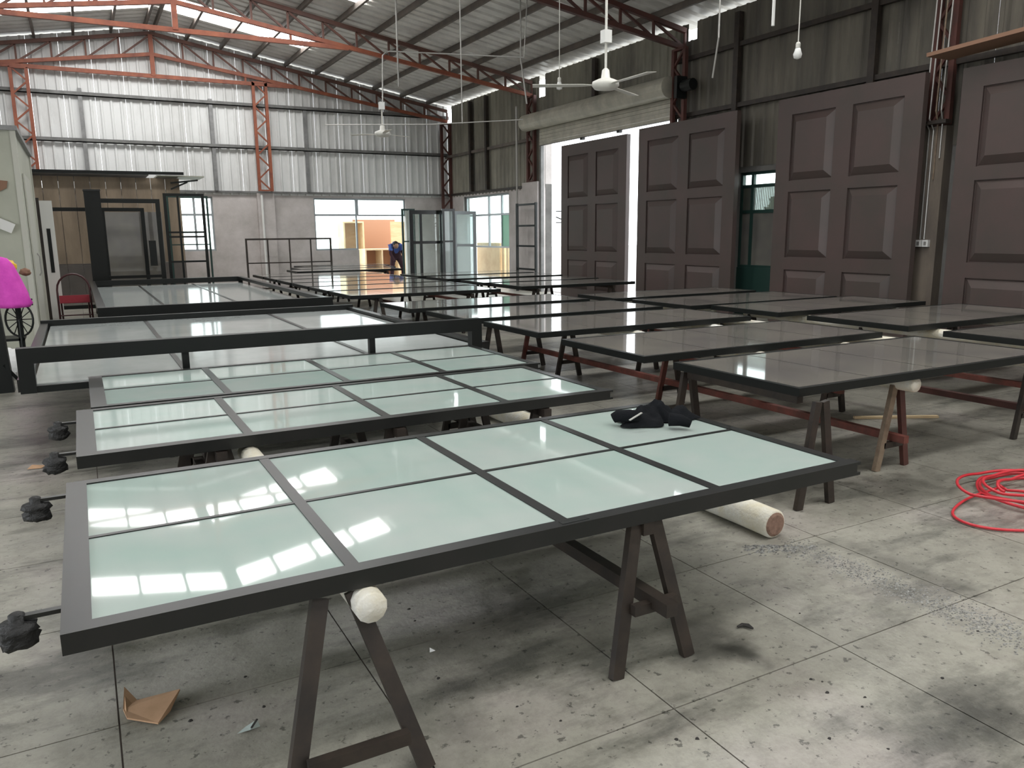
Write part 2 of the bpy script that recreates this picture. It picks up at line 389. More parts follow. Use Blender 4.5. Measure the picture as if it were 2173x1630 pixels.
for k, dx in enumerate([.12]+[.95+.906*i for i in range(9)]):
    for sgn in (-1, 1):
        x = RX+sgn*dx
        if XL+.05 < x < XR-.05:
            MB().bar((x, YF, roof_z(x)-.065), (x, YB-.02, roof_z(x)-.065), .06, .12).build('purlin', 'purlin', ceiling)

# trusses
TY = [(YB-.22, 'red-oxide steel roof truss fixed close against the white gable wall', 'orange'),
      (19.2, 'orange steel roof truss hanging clear in front of the gable wall', 'orange'),
      (13.05, 'dark red steel roof truss meeting the wall column beside roller shutter box', 'oxide_dark'),
      (7.5, 'dark steel roof truss over the panelled doors, mostly above view', 'oxide_dark'),
      (1.5, 'dark steel roof truss above the frosted glass panels, above view', 'oxide_dark'),
      (-4.3, 'dark steel roof truss by the front wall', 'oxide_dark')]
for ty, lab, m in TY[:4]:
    mt = 'oxide_mid' if m == 'orange' else m
    t = thing('steel_truss', (RX, ty, low_z(RX)), lab, 'roof truss')
    for sg, xe in ((1, XR-.1), (-1, XL+.1)):
        MB().bar((RX, ty, chord_z(RX)-.06), (xe, ty, chord_z(xe)-.06), .09, .09).build('top_chord', mt, t)
        MB().bar((RX, ty, low_z(RX)), (xe, ty, low_z(xe)), .09, .09).build('bottom_chord', m, t)
        n = 11; w = (xe-RX)/n
        for k in range(n+1):
            x = RX+k*w
            if k: MB().bar((x, ty, low_z(x)+.04), (x, ty, chord_z(x)-.1), .045, .045).build('web_post', mt, t)
            if k < n: MB().bar((x, ty, chord_z(x)-.1), (x+w*.92, ty, low_z(x+w)+.04), .045, .045).build('web_brace', mt, t)
    MB().bar((RX, ty, 5.93), (RX, ty, chord_z(RX)-.1), .11, .11).build('king_post', m, t)
    MB().bar((-1.5, ty, 5.93), (6.1, ty, 5.93), .08, .10).build('tie_beam', m, t)
    MB().bar((4.75, ty, 5.95), (4.75, ty, low_z(4.75)), .05, .05).build('tie_hanger', m, t)

# lattice columns
def column(x, y, z0, z1, w, along, m, lab):
    t = thing('lattice_column', (x, y, z0), lab, 'steel column', 'lattice columns carrying the trusses')
    dx, dy = (w/2, 0) if along == 'x' else (0, w/2)
    for s in (-1, 1): MB().bar((x+s*dx, y+s*dy, z0), (x+s*dx, y+s*dy, z1), .08, .08).build('column_chord', m, t)
    n = round((z1-z0)/.34); st = (z1-z0)/n
    for k in range(n):
        s = 1 if k % 2 else -1
        MB().bar((x-s*dx, y-s*dy, z0+k*st), (x+s*dx, y+s*dy, z0+(k+1)*st), .045, .04).build('lacing', m, t)
    for z in (z0+.02, z1-.02): MB().bar((x-dx, y-dy, z), (x+dx, y+dy, z), .1, .04).build('batten', m, t)
column(-.9, YB-.22, CZ+.01, 5.9, .36, 'x', 'orange', 'red lattice column on the gable wall above the beige cabin')
column(5.13, YB-.22, CZ+.01, 6.0, .36, 'x', 'orange', 'bright orange lattice column in the middle of the gable wall')
column(11.02, YB-.3, 0, 5.15, .3, 'x', 'oxide_dark', 'dark maroon lattice column in the corner of the two walls')
column(11.1, 19.2, 2.96, 5.2, .34, 'y', 'oxide_dark', 'dark column between the corner window and roller shutter')
column(11.0, 13.05, 0, 5.2, .34, 'y', 'oxide_dark', 'dark column right beside the roller shutter motor')
column(11.08, 7.42, 3.06, 5.2, .26, 'y', 'oxide_dark', 'dark lattice column with conduits between two big panelled doors')

# ---------------------------------------------------------------- windows and openings
def window_x(name, x0, x1, z0, z1, bars_v, bars_h, m='grey_window', pane='clear'):
    t = struct(name, ((x0+x1)/2, YB+.1, z0)); b = MB(); y0, y1 = YB+.07, YB+.13; w = .05
    b.box(x0, x1, y0, y1, z0, z0+w).box(x0, x1, y0, y1, z1-w, z1).box(x0, x0+w, y0, y1, z0+w, z1-w).box(x1-w, x1, y0, y1, z0+w, z1-w); b.build('window_frame', m, t)
    for x in bars_v: box('mullion', m, t, x-.03, x+.03, y0, y1, z0+w, z1-w)
    for z in bars_h: box('transom', m, t, x0+w, x1-w, y0+.005, y1-.005, z-.03, z+.03)
    xs = [x0]+bars_v+[x1]; zs = [z0]+bars_h+[z1]
    for i in range(len(xs)-1):
        for j in range(len(zs)-1): box('pane', pane, t, xs[i]+.03, xs[i+1]-.03, YB+.097, YB+.103, zs[j]+.03, zs[j+1]-.03)
    return t
window_x('window_1', 2.62, 3.62, 1.15, 2.72, [3.1], [2.2])
window_x('window_2', 6.6, 8.0, 1.1, 2.72, [], [2.2])
window_x('window_3', 8.0, 9.65, 2.17, 2.72, [], [])
def window_y(name, y0, y1, z0, z1, bars_v, bars_h, m='grey_window', panes=None):
    t = struct(name, (XR+.1, (y0+y1)/2, z0)); b = MB(); x0, x1 = XR+.07, XR+.13; w = .05
    b.box(x0, x1, y0, y1, z0, z0+w).box(x0, x1, y0, y1, z1-w, z1).box(x0, x1, y0, y0+w, z0+w, z1-w).box(x0, x1, y1-w, y1, z0+w, z1-w); b.build('window_frame', m, t)
    for y in bars_v: box('mullion', m, t, x0, x1, y-.03, y+.03, z0+w, z1-w)
    for z in bars_h: box('transom', m, t, x0+.005, x1-.005, y0+w, y1-w, z-.03, z+.03)
    ys = [y0]+bars_v+[y1]; zs = [z0]+bars_h+[z1]
    for i in range(len(ys)-1):
        for j in range(len(zs)-1): box('pane', (panes or {}).get((i, j), 'clear'), t, XR+.097, XR+.103, ys[i]+.03, ys[i+1]-.03, zs[j]+.03, zs[j+1]-.03)
    return t
window_y('window_4', 20.7, 23.8, 1.15, 2.75, [21.35, 22.2], [2.15], panes={(0, 0): 'green_pane'})
window_y('window_5', 10.45, 11.5, .9, 2.68, [11.2], [2.42, 1.95], m='green_frame', panes={(0, 0): 'dark_glass', (1, 0): 'dark_glass'})
box('door_panel', 'green_frame', wall_right, XR+.05, XR+.15, 10.45, 11.5, 0, .9)

# tree seen through the side window
def tree(name, loc, h, r, lab):
    t = thing(name, loc, lab, 'tree'); x, y, z = loc
    MB().tube([(x, y, z), (x+.05, y, z+h*.4), (x, y+.1, z+h*.7)], [.12, .09, .05]).build('trunk', 'bark', t)
    b = MB()
    for k in range(700):
        a, e, q = R.uniform(0, 6.28), R.uniform(-1, 1), R.uniform(.5, 1)**.5*r
        c = Vector((x+q*math.cos(a)*math.sqrt(1-e*e), y+q*math.sin(a)*math.sqrt(1-e*e), z+h*.68+q*e*.8))
        d = Vector((R.uniform(-1, 1), R.uniform(-1, 1), R.uniform(-1, 1))).normalized(); s = d.orthogonal().normalized()*.16; u = d.cross(s).normalized()*.1
        b.add([c-s, c+u, c+s, c-u], [(0, 1, 2, 3)])
    tag(b.build('foliage', 'leaf', t), kind='stuff')
tp = at_x(1640, 415, 16.0)
tree('leafy_tree', (tp.x, tp.y-.75, -.06), 2.9, .75, 'leafy green tree outside the green framed side window')

# roller shutter
t = thing('roller_shutter', (10.98, 16, 3.95), 'grey-beige roller shutter rolled up over the bright doorway', 'roller shutter')
b = MB(); prof = []
b.lathe((10.9, 16.2, 4.48), [(.02, -2.98), (.215, -2.98), (.215, 2.98), (.02, 2.98)], 22, axis=1); b.build('shutter_roll', 'shutter', t)
for k in range(6):
    z = 4.36-k*.085
    box('slat', 'shutter', t, 11.02+.02*(k % 2)*0, 11.05, 13.32, 18.63, z-.078, z)
box('bottom_rail', 'brown_steel', t, 11.0, 11.07, 13.32, 18.63, 3.86, 3.93-.078)
for y in (15.1, 16.6): box('stop', 'black', t, 10.99, 11.08, y-.05, y+.05, 3.80, 3.86)
b = MB(); b.lathe((10.85, 13.05-.42, 4.42), [(.02, -.18), (.11, -.18), (.11, .1), (.06, .14), (.06, .2), (.02, .2)], 14, axis=1); b.box(10.72, 10.98, 12.78, 12.86, 4.2, 4.62); b.build('shutter_motor', 'black', t)
for y in (13.28, 18.66): box('guide_rail', 'greybar', t, 11.06, 11.15, y-.04, y+.04, 0, 4.3)

# ---------------------------------------------------------------- tall panelled doors
def panel_door(y0, y1, zt, lab, x=10.78, lean=.0):
    th = .10; t = thing('panelled_gate_leaf', (x, (y0+y1)/2, 0), lab, 'door', 'tall brown panelled doors stood against the side wall')
    f, bck = x-th/2, x+th/2; st = .30; mid = (y0+y1)/2; mw = .16
    rails = [(0, .22), (.93-.0, 1.14), (2.24, 2.42), (zt-.27, zt)]
    for ya, yb in ((y0, y0+st), (y1-st, y1)): box('stile', 'door_brown', t, f, bck, ya, yb, 0, zt)
    box('muntin', 'door_brown', t, f, bck, mid-mw, mid+mw, 0, zt)
    cols = [(y0+st, mid-mw), (mid+mw, y1-st)]
    for za, zb in rails:
        for ya, yb in cols: box('rail', 'door_brown', t, f, bck, ya, yb, za, zb)
    for (z0, z1) in ((.22, .93), (1.14, 2.24), (2.42, zt-.27)):
        for ya, yb in cols:
            d, bv = .05, .13   # sunk edge, bevel rising to a raised field
            v = []
            for xx, ins in ((f+.03, 0), (f+.03, .012), (f-.045, bv), ):
                v += [(xx, ya+ins, z0+ins), (xx, yb-ins, z0+ins), (xx, yb-ins, z1-ins), (xx, ya+ins, z1-ins)]
            fs = []
            for k in range(2):
                for i in range(4): j = (i+1) % 4; fs.append((4*k+i, 4*k+4+i, 4*k+4+j, 4*k+j))
            fs.append((8, 11, 10, 9))
            k = len(v); v += [(bck-.005, ya, z0), (bck-.005, yb, z0), (bck-.005, yb, z1), (bck-.005, ya, z1)]; fs.append((k, k+1, k+2, k+3))
            MB().add(v, fs).build('raised_panel', 'door_brown', t)
    return t
t = panel_door(14.40, 17.08, 3.69, 'tall brown panelled door standing clear in the bright shutter doorway')
for z0, z1 in ((2.12, 2.12), (1.90, 1.98), (1.84, 1.84)): MB().bar((10.8, 17.07, z0), (10.8, 17.42, z1), .03, .025).build('hinge_strap', 'black', t)
panel_door(11.10, 13.98, 3.74, 'tall brown panelled door between the bright gap and green framed window')
panel_door(7.45, 10.12, 3.77, 'tall brown panelled door between green framed window and wall conduits')
panel_door(4.10, 6.90, 3.72, 'tall brown panelled door beyond the conduits under the plank')

# plank along the wall over the last door, conduits, switches
tag(MB().bar((10.68, 7.25, 3.93), (10.62, 3.5, 4.1), .5, .05).build('timber_plank', 'brown'), 'brown timber plank fixed flat above the last panelled door', 'plank')
box('pier', 'tan_plaster', wall_right, 11.04, XR, 7.27, 7.72, 0, 3.05)
for y, y2, z0, z1, m, lab in ((7.52, 7.60, 1.45, 3.0, 'steel', 'thin pale conduit dropping to the switch box beside the gate leaf'),
                          (7.455, 7.53, 1.45, 3.0, 'steel', 'thin pale conduit dropping to the switch box nearer the lattice column'),
                          (7.40, 7.44, 2.3, 3.1, 'tan_steel', 'tan conduit on the pier ending above the switch boxes'),
                          (7.33, 7.36, 2.6, 3.1, 'steel', 'short pale conduit close beside the dark lattice column')):
    tag(MB().tube([(11.028, y, z0), (11.028, y, z1), (10.93, y2-.06, z1+.15), (10.93, y2-.1, 5.1)], .011).build('wall_conduit', m), lab, 'conduit', 'conduits beside the lattice column')
box('conduit_clamp', 'brown_steel', wall_right, 10.9, 11.03, 7.2, 7.7, 3.07, 3.12)
for y, lab in ((7.52, 'small white switch box on the pier beside the gate leaf'), (7.41, 'small white switch box on the pier nearer the lattice column')):
    t = thing('switch_box', (11.015, y, 1.33), lab, 'switch', 'pair of switch boxes')
    box('switch_body', 'white', t, 10.99, 11.04, y-.045, y+.045, 1.34, 1.44); box('rocker', 'steel', t, 10.982, 10.99, y-.018, y+.018, 1.365, 1.415)
p = at_x(1120, 330, 10.95)
tag(MB().tube([(10.95, 19.75, 0), (10.95, 19.75, 5.0)], .03).build('drain_pipe', 'steel'), 'pale vertical pipe left of the roller shutter opening', 'pipe')
tag(MB().tube([(5.0, YB-.17, 0), (5.0, YB-.17, CZ-.1)], .035).build('drain_pipe', 'white'), 'white vertical pipe on the masonry under orange column', 'pipe')

# ---------------------------------------------------------------- sawhorses
def trestle(x, ys, zt, lab, y0=None, y1=None, spread=.28, m='brown_steel', ms='rust', foam=True, group='steel trestles under the panels', stretcher=.2, legmats=None, padr=.05, cross=None, gap=.03, xpad=0, lean=.0, ltop=None):
    if not foam: padr = .012
    y0 = ys[0]-.12 if y0 is None else y0; y1 = ys[-1]+.12 if y1 is None else y1
    t = thing('trestle', (x, (ys[0]+ys[-1])/2, 0), lab, 'trestle', group); zb = zt-2*padr
    bz = zb+.035 if foam else zt-.03
    MB().bar((x+xpad, y0+.03, bz), (x+xpad, y1-.03, bz), .05, .05).build('top_beam', m, t)
    if foam:
        b = MB(); b.tube([(x+xpad, y0, zt-padr), (x+xpad, y0+.01, zt-padr), (x+xpad, y1, zt-padr)], [padr*.9, padr, padr], 12); b.build('foam_padding', 'foam', t, True)
    for i, y in enumerate(ys):
        for k, s in enumerate((-1, 1)):
            mm = legmats[i][k] if legmats and i < len(legmats) and legmats[i] else m
            MB().bar((x+s*spread/2, y, 0), (x+s*gap, y+(lean if i == 0 else -lean), (ltop or min(zb+.03, zt-.016))), .05, .03, up=(0, 1, 0)).build('leg', mm, t)
        h = cross or stretcher-.02; w = gap+(spread/2-gap)*(1-h/zb)-.012
        MB().bar((x-w, y, h), (x+w, y, h), .03, .04).build('crossbar', m, t)
    if stretcher: MB().bar((x, ys[0]-.1, stretcher+.03), (x, ys[-1]+.1, stretcher+.03), .05, .05).build('stretcher', ms, t)
    return t

# ---------------------------------------------------------------- glazed panels
def glazed(name, lab, cat, x0, x1, y0, y1, zt, th, cols, rows, wl, wr, wn, wf, mw, bw, frame, glass, sink=.006, group=None, channel=0):
    t = thing(name, ((x0+x1)/2, (y0+y1)/2, zt-th), lab, cat, group); zb = zt-th
    box('stile', frame, t, x0, x0+wl, y0, y1, zb, zt); box('stile', frame, t, x1-wr-channel, x1-channel, y0, y1, zb, zt)
    b = MB(); b.box(x0+wl, x1-wr-channel, y0, y0+wn, zb, zt)
    if channel:
        for yy in ((y0, y0+wn),):
            b.box(x1-channel, x1, yy[0], yy[1], zt-.012, zt).box(x1-channel, x1, yy[0], yy[1], zb, zb+.012)
    b.build('rail', frame, t)
    box('rail', frame, t, x0+wl, x1-wr-channel, y1-wf, y1, zb, zt)
    ix0, ix1, iy0, iy1 = x0+wl, x1-wr-channel, y0+wn, y1-wf
    xs = [ix0]+(cols if isinstance(cols, list) else [ix0+(ix1-ix0)*k/cols for k in range(1, cols)])+[ix1]
    ys = [iy0+(iy1-iy0)*k/rows for k in range(rows+1)]
    for x in xs[1:-1]: box('mullion', frame, t, x-mw/2, x+mw/2, iy0, iy1, zt-.03, zt-.001)
    for i in range(len(xs)-1):
        a = xs[i]+(mw/2 if i else 0); c = xs[i+1]-(mw/2 if i < len(xs)-2 else 0)
        for y in ys[1:-1]: box('glazing_bar', frame, t, a, c, y-bw/2, y+bw/2, zt-.028, zt-.002)
        for j in range(rows):
            p = ys[j]+(bw/2 if j else 0); q = ys[j+1]-(bw/2 if j < rows-1 else 0)
            box('pane', glass, t, a, c, p, q, zt-.024, zt-sink)
    return t
def roller_arm(t, x0, y, z, dx):
    a = MB().bar((x0+.02, y, z), (x0-dx, y, z), .022, .012).build('hanger_arm', 'frame', t)
    b = MB(); b.lathe((x0-dx, y, z-.075), [(.018, -.004), (.045, .0), (.05, .02), (.042, .032), (.05, .045), (.047, .06), (.02, .066), (.02, .085), (.012, .09)], 16)
    for v in b.v:
        if v.z < z-.02: v += Vector((noise.noise(v*40), noise.noise(v*40+Vector((7, 0, 0))), noise.noise(v*40+Vector((0, 9, 0)))))*.014
    b.build('roller_wheel', 'wheel', a, True)
mint = 'frosted glass sliding doors laid flat'
A = glazed('frosted_glass_panel', 'frosted mint glass door panel on trestles with the black jacket on top', 'door panel', -.135, 2.865, 2.135, 3.545, .62, .058,
           [.635, 1.385, 2.09], 2, .072, .05, .056, .05, .042, .020, 'frame', 'frost', group=mint, channel=.022)
for y in (2.33, 3.41): roller_arm(A, -.135, y, .605, .105)
box('lock_slot', 'black', A, 1.36, 1.47, 2.150, 2.178, .606, .6212)
B_ = glazed('frosted_glass_panel', 'frosted mint glass door panel between the jacket panel and far mint panel', 'door panel', -.10, 2.875, 3.955, 5.06, .62, .058,
            [.665, 1.40, 2.14], 2, .085, .05, .065, .05, .045, .020, 'frame', 'frost', group=mint, channel=.022)
for y in (4.10, 4.80): roller_arm(B_, -.10, y, .605, .09)
C_ = glazed('frosted_glass_panel', 'frosted mint glass door panel next to the black raised-rail gate frame', 'door panel', -.025, 3.02, 5.10, 6.28, .62, .05,
            [.75, 1.525, 2.24], 2, .085, .05, .05, .05, .045, .020, 'frame', 'frost', group=mint, channel=.02)
SH = 'steel trestles under the mint glass panels'
trestle(.575, [2.00, 3.45], .562, 'trestle with foam-wrapped beam under wheeled end of the jacket panel', y0=2.09, y1=4.05, spread=.41, ms='brown_steel', group=SH, m='brown_steel', stretcher=0, cross=.125, gap=.05, xpad=.085, lean=.17, ltop=.545)
trestle(1.735, [2.11, 3.4], .562, 'bare dark trestle under the middle of the jacket panel', y0=2.12, y1=3.5, spread=.335, ms='brown_steel', foam=False, group=SH, stretcher=.24, cross=.25, lean=.07, gap=.045)
for x, k in ((.52, 'wheeled end'), (1.45, 'middle'), (2.38, 'open-channel end')):
    trestle(x, [4.02, 4.95], .562, 'dark trestle under the %s of the middle mint panel' % k, spread=.30, ms='brown_steel', foam=False, group=SH)
for x, k in ((.6, 'wide stile end'), (2.4, 'jutting rail end')):
    trestle(x, [5.25, 6.1], .57, 'dark trestle under the %s of the far mint panel' % k, spread=.30, ms='brown_steel', foam=False, group=SH)

ORD = ['first', 'second', 'third', 'fourth', 'fifth', 'sixth']
DK = dict(th=.05, cols=4, rows=1, wl=.035, wr=.035, wn=.035, wf=.035, mw=.008, bw=.01, frame='black', glass='dark_glass', sink=.0012)
def dark_panel(x0, x1, y0, y1, lab, group, zt=.70):
    return glazed('smoked_glass_panel', lab, 'door panel', x0, x1, y0, y1, zt, group=group, **DK)
rowR = [(3.58, 6.22, 3.11, 4.22), (3.56, 6.22, 4.52, 5.66), (3.61, 6.25, 6.13, 7.25), (3.54, 6.2, 7.53, 8.64), (3.46, 6.1, 8.96, 10.02)]
names = ['smoked glass door panel nearest the rusty stretcher end and red hose', 'smoked glass door panel with white padding gaps, second from the red hose', 'smoked glass door panel third from the red hose, over the far trestle legs', 'smoked glass door panel fourth from the red hose, beside raised-rail gate frame', 'smoked glass door panel fifth from the red hose, before the loose far legs']
for (a, b_, c, d), nm in zip(rowR, names): dark_panel(a, b_, c, d, nm, 'smoked glass panels in the middle row')
rowS = [(6.72, 9.35, 3.16, 4.28), (6.78, 9.40, 4.66, 5.85), (6.76, 9.35, 6.22, 7.30), (6.50, 9.12, 7.38, 8.54), (6.40, 9.05, 8.80, 9.72)]
for (a, b_, c, d), nm in zip(rowS, ['beside the plank-topped door', 'in front of the wall conduits', 'in front of the door left of conduits', 'in front of the green framed window', 'in front of the door by the bright gap']):
    dark_panel(a, b_, c, d, 'smoked glass door panel lying flat '+nm, 'smoked glass panels along the brown doors')
for k, (c, d) in enumerate(((11.68, 12.82), (13.0, 14.0), (14.5, 15.6), (15.9, 17.0))):
    dark_panel(6.55-.06*k, 8.95+.1*k, c, d, 'smoked glass panel, %s of the far row by the shutter, away from gate leaves' % ORD[k], 'smoked glass panels in the far row by the shutter')
for k in range(6):
    c = 11.39+1.27*k
    dark_panel(3.48, 6.0+.04*k, c, c+1.14, 'smoked glass panel, %s of the tight row towards the gable wall' % ORD[k], 'smoked glass panels in the tight far row')
for k in range(3):
    c = 19.3+1.3*k
    dark_panel(4.6+.4*k, 7.3+.3*k, c, c+1.1, 'smoked glass panel, %s of the three nearing the rear window' % ORD[k], 'smoked glass panels before the rear window', zt=.72)
RT = 'steel trestles under the smoked panels'
trestle(4.72, [3.29, 5.60, 7.35, 8.15], .648, 'long trestle with rust-red stretcher jutting out past its legs', y0=3.15, y1=8.3, spread=.30, m='brown_steel', ms='rust', group=RT, stretcher=.19,
        legmats=[('tan_steel', 'oxide_dark'), ('rust', 'brown_steel'), None, ('rust', 'brown_steel')])
trestle(3.66, [3.02, 4.15], .648, 'short dark trestle at the end of smoked panel near jacket panel', y0=3.14, y1=4.2, spread=.27, group=RT, foam=False)
trestle(6.33, [3.30, 6.6], .648, 'long trestle with foam pads beside gap between smoked rows', y0=3.14, y1=6.7, spread=.28, group=RT, ms='oxide_dark')
trestle(5.72, [4.6, 7.2], .648, 'foam padded trestle under the inner half of middle smoked row', y0=4.3, y1=9.9, spread=.28, group=RT, stretcher=.19)
trestle(3.95, [7.7, 9.8], .648, 'thin trestle under smoked panels beside the raised-rail frame', spread=.28, group=RT, foam=False)
for x, ys, k in ((7.25, [3.4, 5.5, 7.1], 'row side'), (8.8, [3.4, 5.5, 7.1], 'door side')):
    trestle(x, ys, .648, 'foam padded trestle under the %s of panels by brown doors' % k, y0=3.2, y1=7.2, group=RT)
for x, k in ((7.0, 'row side'), (8.6, 'door side')):
    trestle(x, [7.6, 9.5], .648, 'padded trestle under the %s of panels by the green window' % k, y0=7.5, y1=9.65, group=RT)
for x, k in ((6.9, 'row side'), (8.5, 'doorway side')):
    trestle(x, [11.8, 14.0, 16.6], .648, 'trestle under the %s of the far row by shutter' % k, foam=False, group=RT)
for x, k in ((3.95, 'gate frame side'), (5.5, 'doorway side')):
    trestle(x, [11.5, 14.4, 17.0, 18.6], .648, 'trestle under the %s of the tight far row' % k, foam=False, group=RT)
for x, k in ((5.6, 'window side'), (6.9, 'doorway side')):
    trestle(x, [19.4, 21.0, 22.8], .668, 'trestle under the %s of panels before the rear window' % k, foam=False, group=RT)

# raised-rail gate frames (D and E)
def gate_frame(lab, x0, x1, xn1, y0, y1, zt, zg, rail, cols, rh, feet=True):
    t = thing('raised_rail_gate', ((x0+x1)/2, (y0+y1)/2, zg-.05), lab, 'gate frame', 'black raised-rail gate frames')
    box('near_rail', 'black', t, x0, xn1, y0, y0+rail, zt-rh, zt); box('far_rail', 'black', t, x0, x1, y1-rail, y1, zt-rh*.8, zt)
    for xa in (x0, x1-rail): box('side_rail', 'frame', t, xa, xa+rail, y0+rail, y1-rail, zt-.06, zt)
    for xa in (x0, xn1-.1): box('end_post', 'black', t, xa, xa+.1, y0, y0+rail, zg-.05, zt-rh)
    for x in cols: box('post', 'black', t, x-.025, x+.025, y0+.02, y0+rail-.02, zg-.02, zt-rh)
    for x in (x0, x1-.08): box('end_post', 'black', t, x, x+.08, y1-rail, y1, zg-.05, zt-rh*.8)
    b = MB(); b.box(x0+.1, xn1-.1, y0, y0+.03, zg-.05, zg-.01); b.build('bottom_rail', 'black', t)
    xs = [x0+.02]+cols+[x1-.02]
    for x in cols: box('mullion', 'frame', t, x-.02, x+.02, y0+.03, y1-rail, zg-.03, zg)
    for a, c in zip(xs[:-1], xs[1:]): box('pane', 'pale_glass', t, a+.02, c-.02, y0+.035, y1-.03, zg-.02, zg-.006)
    return t
def beam_gate(lab, x0, x1, y0, y1, zg, zt):
    t = thing('raised_rail_gate', ((x0+x1)/2, (y0+y1)/2, zg-.06), lab, 'gate frame', 'black raised-rail gate frames')
    bx = 3.15
    box('raised_beam', 'black', t, x0+.02, bx, y0, y0+.09, zt-.11, zt)
    for xa in (x0+.02, bx-.1): box('end_post', 'black', t, xa, xa+.1, y0, y0+.09, zg-.06, zt-.11)
    box('near_rail', 'black', t, x0+.06, x1-.1, y0+.01, y0+.06, zg-.06, zg-.012); box('far_rail', 'black', t, x0, x1, y1-.08, y1, zg-.06, zg+.06)
    for xa in (x0, x1-.08): box('side_rail', 'frame', t, xa, xa+.08, y0+.09, y1-.08, zg-.06, zg+.03)
    xs = [x0+.08, .64, 2.12, x1-.08]
    for x in xs[1:3]:
        box('post', 'black', t, x-.025, x+.025, y0+.02, y0+.07, zg-.01, zt-.11); box('mullion', 'frame', t, x-.02, x+.02, y0+.07, y1-.08, zg-.03, zg+.002)
    for a, c in zip(xs[:-1], xs[1:]): box('pane', 'pale_glass', t, a+.02, c-.02, y0+.065, y1-.08, zg-.02, zg-.006)
    return t
beam_gate('long black gate frame with one raised beam on posts over pale glass', -.47, 3.27, 6.36, 10.7, .58, .84)
for x, k in ((.3, 'tall post side'), (2.3, 'smoked panel side')):
    trestle(x, [6.9, 10.2], .519, 'low trestle under the %s of raised-rail gate frame' % k, foam=False, group=SH)
gate_frame('very long black gate frame with raised rails beside the red chair', .14, 3.15, 3.2, 11.35, 18.4, .70, .58, .10, [1.05, 2.1], .13)
for x, k in ((.75, 'chair side'), (1.5, 'inner side'), (2.1, 'middle'), (2.85, 'smoked panel side')):
    trestle(x, [11.6, 13.6, 16.0, 18.0], .53, 'thin trestle under the %s of very long gate frame' % k, foam=False, group=SH)
tag(MB().bar((.2, 18.6, .0), (.2, 18.6, .01), .1, .1).build('base_plate', 'black'), 'small black base plate behind the long gate frame', 'plate') if False else None

# ---------------------------------------------------------------- things on and near the panels
def jacket():
    c = at_z(1386, 893, .62); t = thing('jacket', (c.x, c.y, .621), 'crumpled black jacket lying on the frosted glass panel', 'jacket')
    n = 46; b = MB(); v = []; f = []
    for i in range(n):
        for j in range(n):
            u, w = i/(n-1)*2-1, j/(n-1)*2-1
            rad = math.hypot(u, w); k = max(abs(u), abs(w)); s = k/rad if rad > 1e-6 else 1
            u2, w2 = u*s, w*s; an = math.atan2(w2, u2); rr = math.hypot(u2, w2)
            edge = .74+.20*math.sin(2*an+.6)+.13*math.sin(3*an+1.2)+.09*math.sin(7*an)
            x, y = u2*edge*.25, w2*edge*.17
            q = Vector((x*9, y*9, 2)); h = (1-rr**2.2)*(.035+.075*abs(noise.noise(q*1.3))+.03*abs(noise.noise(q*3.1)))+.05*math.exp(-((x-.02)**2+(y-.03)**2)/.006)*(1-rr)
            if rr > .97: h = 0
            ca, sa = math.cos(-.35), math.sin(-.35)
            v.append((c.x+x*ca-y*sa, c.y+x*sa+y*ca, .6215+max(h, .0)))
    for i in range(n-1):
        for j in range(n-1): f.append((i*n+j, (i+1)*n+j, (i+1)*n+j+1, i*n+j+1))
    b.add(v, f); b.build('jacket_body', 'cloth', t, True)
    a = at_z(1301, 888, .651); e = at_z(1350, 890, .66)
    b = MB(); pts = [a, a.lerp(e, .3)+Vector((0, .015, .012)), a.lerp(e, .65)+Vector((0, -.005, .018)), e+Vector((.02, 0, .015))]
    b.tube(pts, [.026, .032, .034, .03], 10); b.build('sleeve', 'cloth', t, True)
    a = at_z(1466, 900, .645); e = at_z(1420, 890, .665)
    b = MB(); b.tube([a, a.lerp(e, .4)+Vector((0, .01, .008)), e], [.02, .03, .035], 10); b.build('sleeve', 'cloth', t, True)
    a = at_z(1336, 892, .672); e = at_z(1362, 876, .70); MB().bar(a, e, .012, .004).build('reflective_trim', 'steel', t)
jacket()

# foam-wrapped log on the floor
t = thing('foam_roll', (3.08, 2.8, 0), 'yellowed foam-wrapped roll on the floor poking out under jacket panel', 'roll')
b = MB(); pts = [(3.08, 2.78, .078), (3.08, 2.79, .078)]+[(3.08+.004*math.sin(k), 2.8+k*.25, .078) for k in range(1, 14)]
b.tube(pts, [.070, .078]+[.078+.003*math.sin(k*1.7) for k in range(13)], 18, cap=True); b.build('foam_wrap', 'foam', t, True)
b = MB(); b.lathe((3.08, 2.776, .078), [(.01, -.006), (.052, -.006), (.066, .003), (.01, .003)], 20, axis=1); b.build('roll_core', 'foam_end', t)

# red hose coil
hc = at_z(2195, 1052, 0); pts = []
for k in range(330):
    a = k*.105; lap = a/(2*math.pi)
    r = .27+.085*math.sin(lap*2.1)+.035*math.sin(a*1.7+lap)
    pts.append((hc.x+r*1.25*math.cos(a)+.05*math.sin(lap*3), hc.y+r*.9*math.sin(a)+.04*math.cos(lap*2), .014+.012*lap+.014*abs(math.sin(a*2.3+lap))))
e = at_z(2022, 1092, .012); e2 = at_z(2080, 1118, .012); e3 = at_z(2200, 1126, .012); e4 = at_z(2400, 1115, .012); e0 = at_z(2050, 1060, .014); e00 = at_z(2120, 1035, .03)
q = [e00, e0, e, e2, e3, e4]; sm = []
for i in range(len(q)-1):
    p0, p1, p2, p3 = q[max(i-1, 0)], q[i], q[i+1], q[min(i+2, len(q)-1)]
    for s in range(8):
        u = s/8; sm.append(.5*((2*p1)+(p2-p0)*u+(2*p0-5*p1+4*p2-p3)*u*u+(3*p1-p0-3*p2+p3)*u**3))
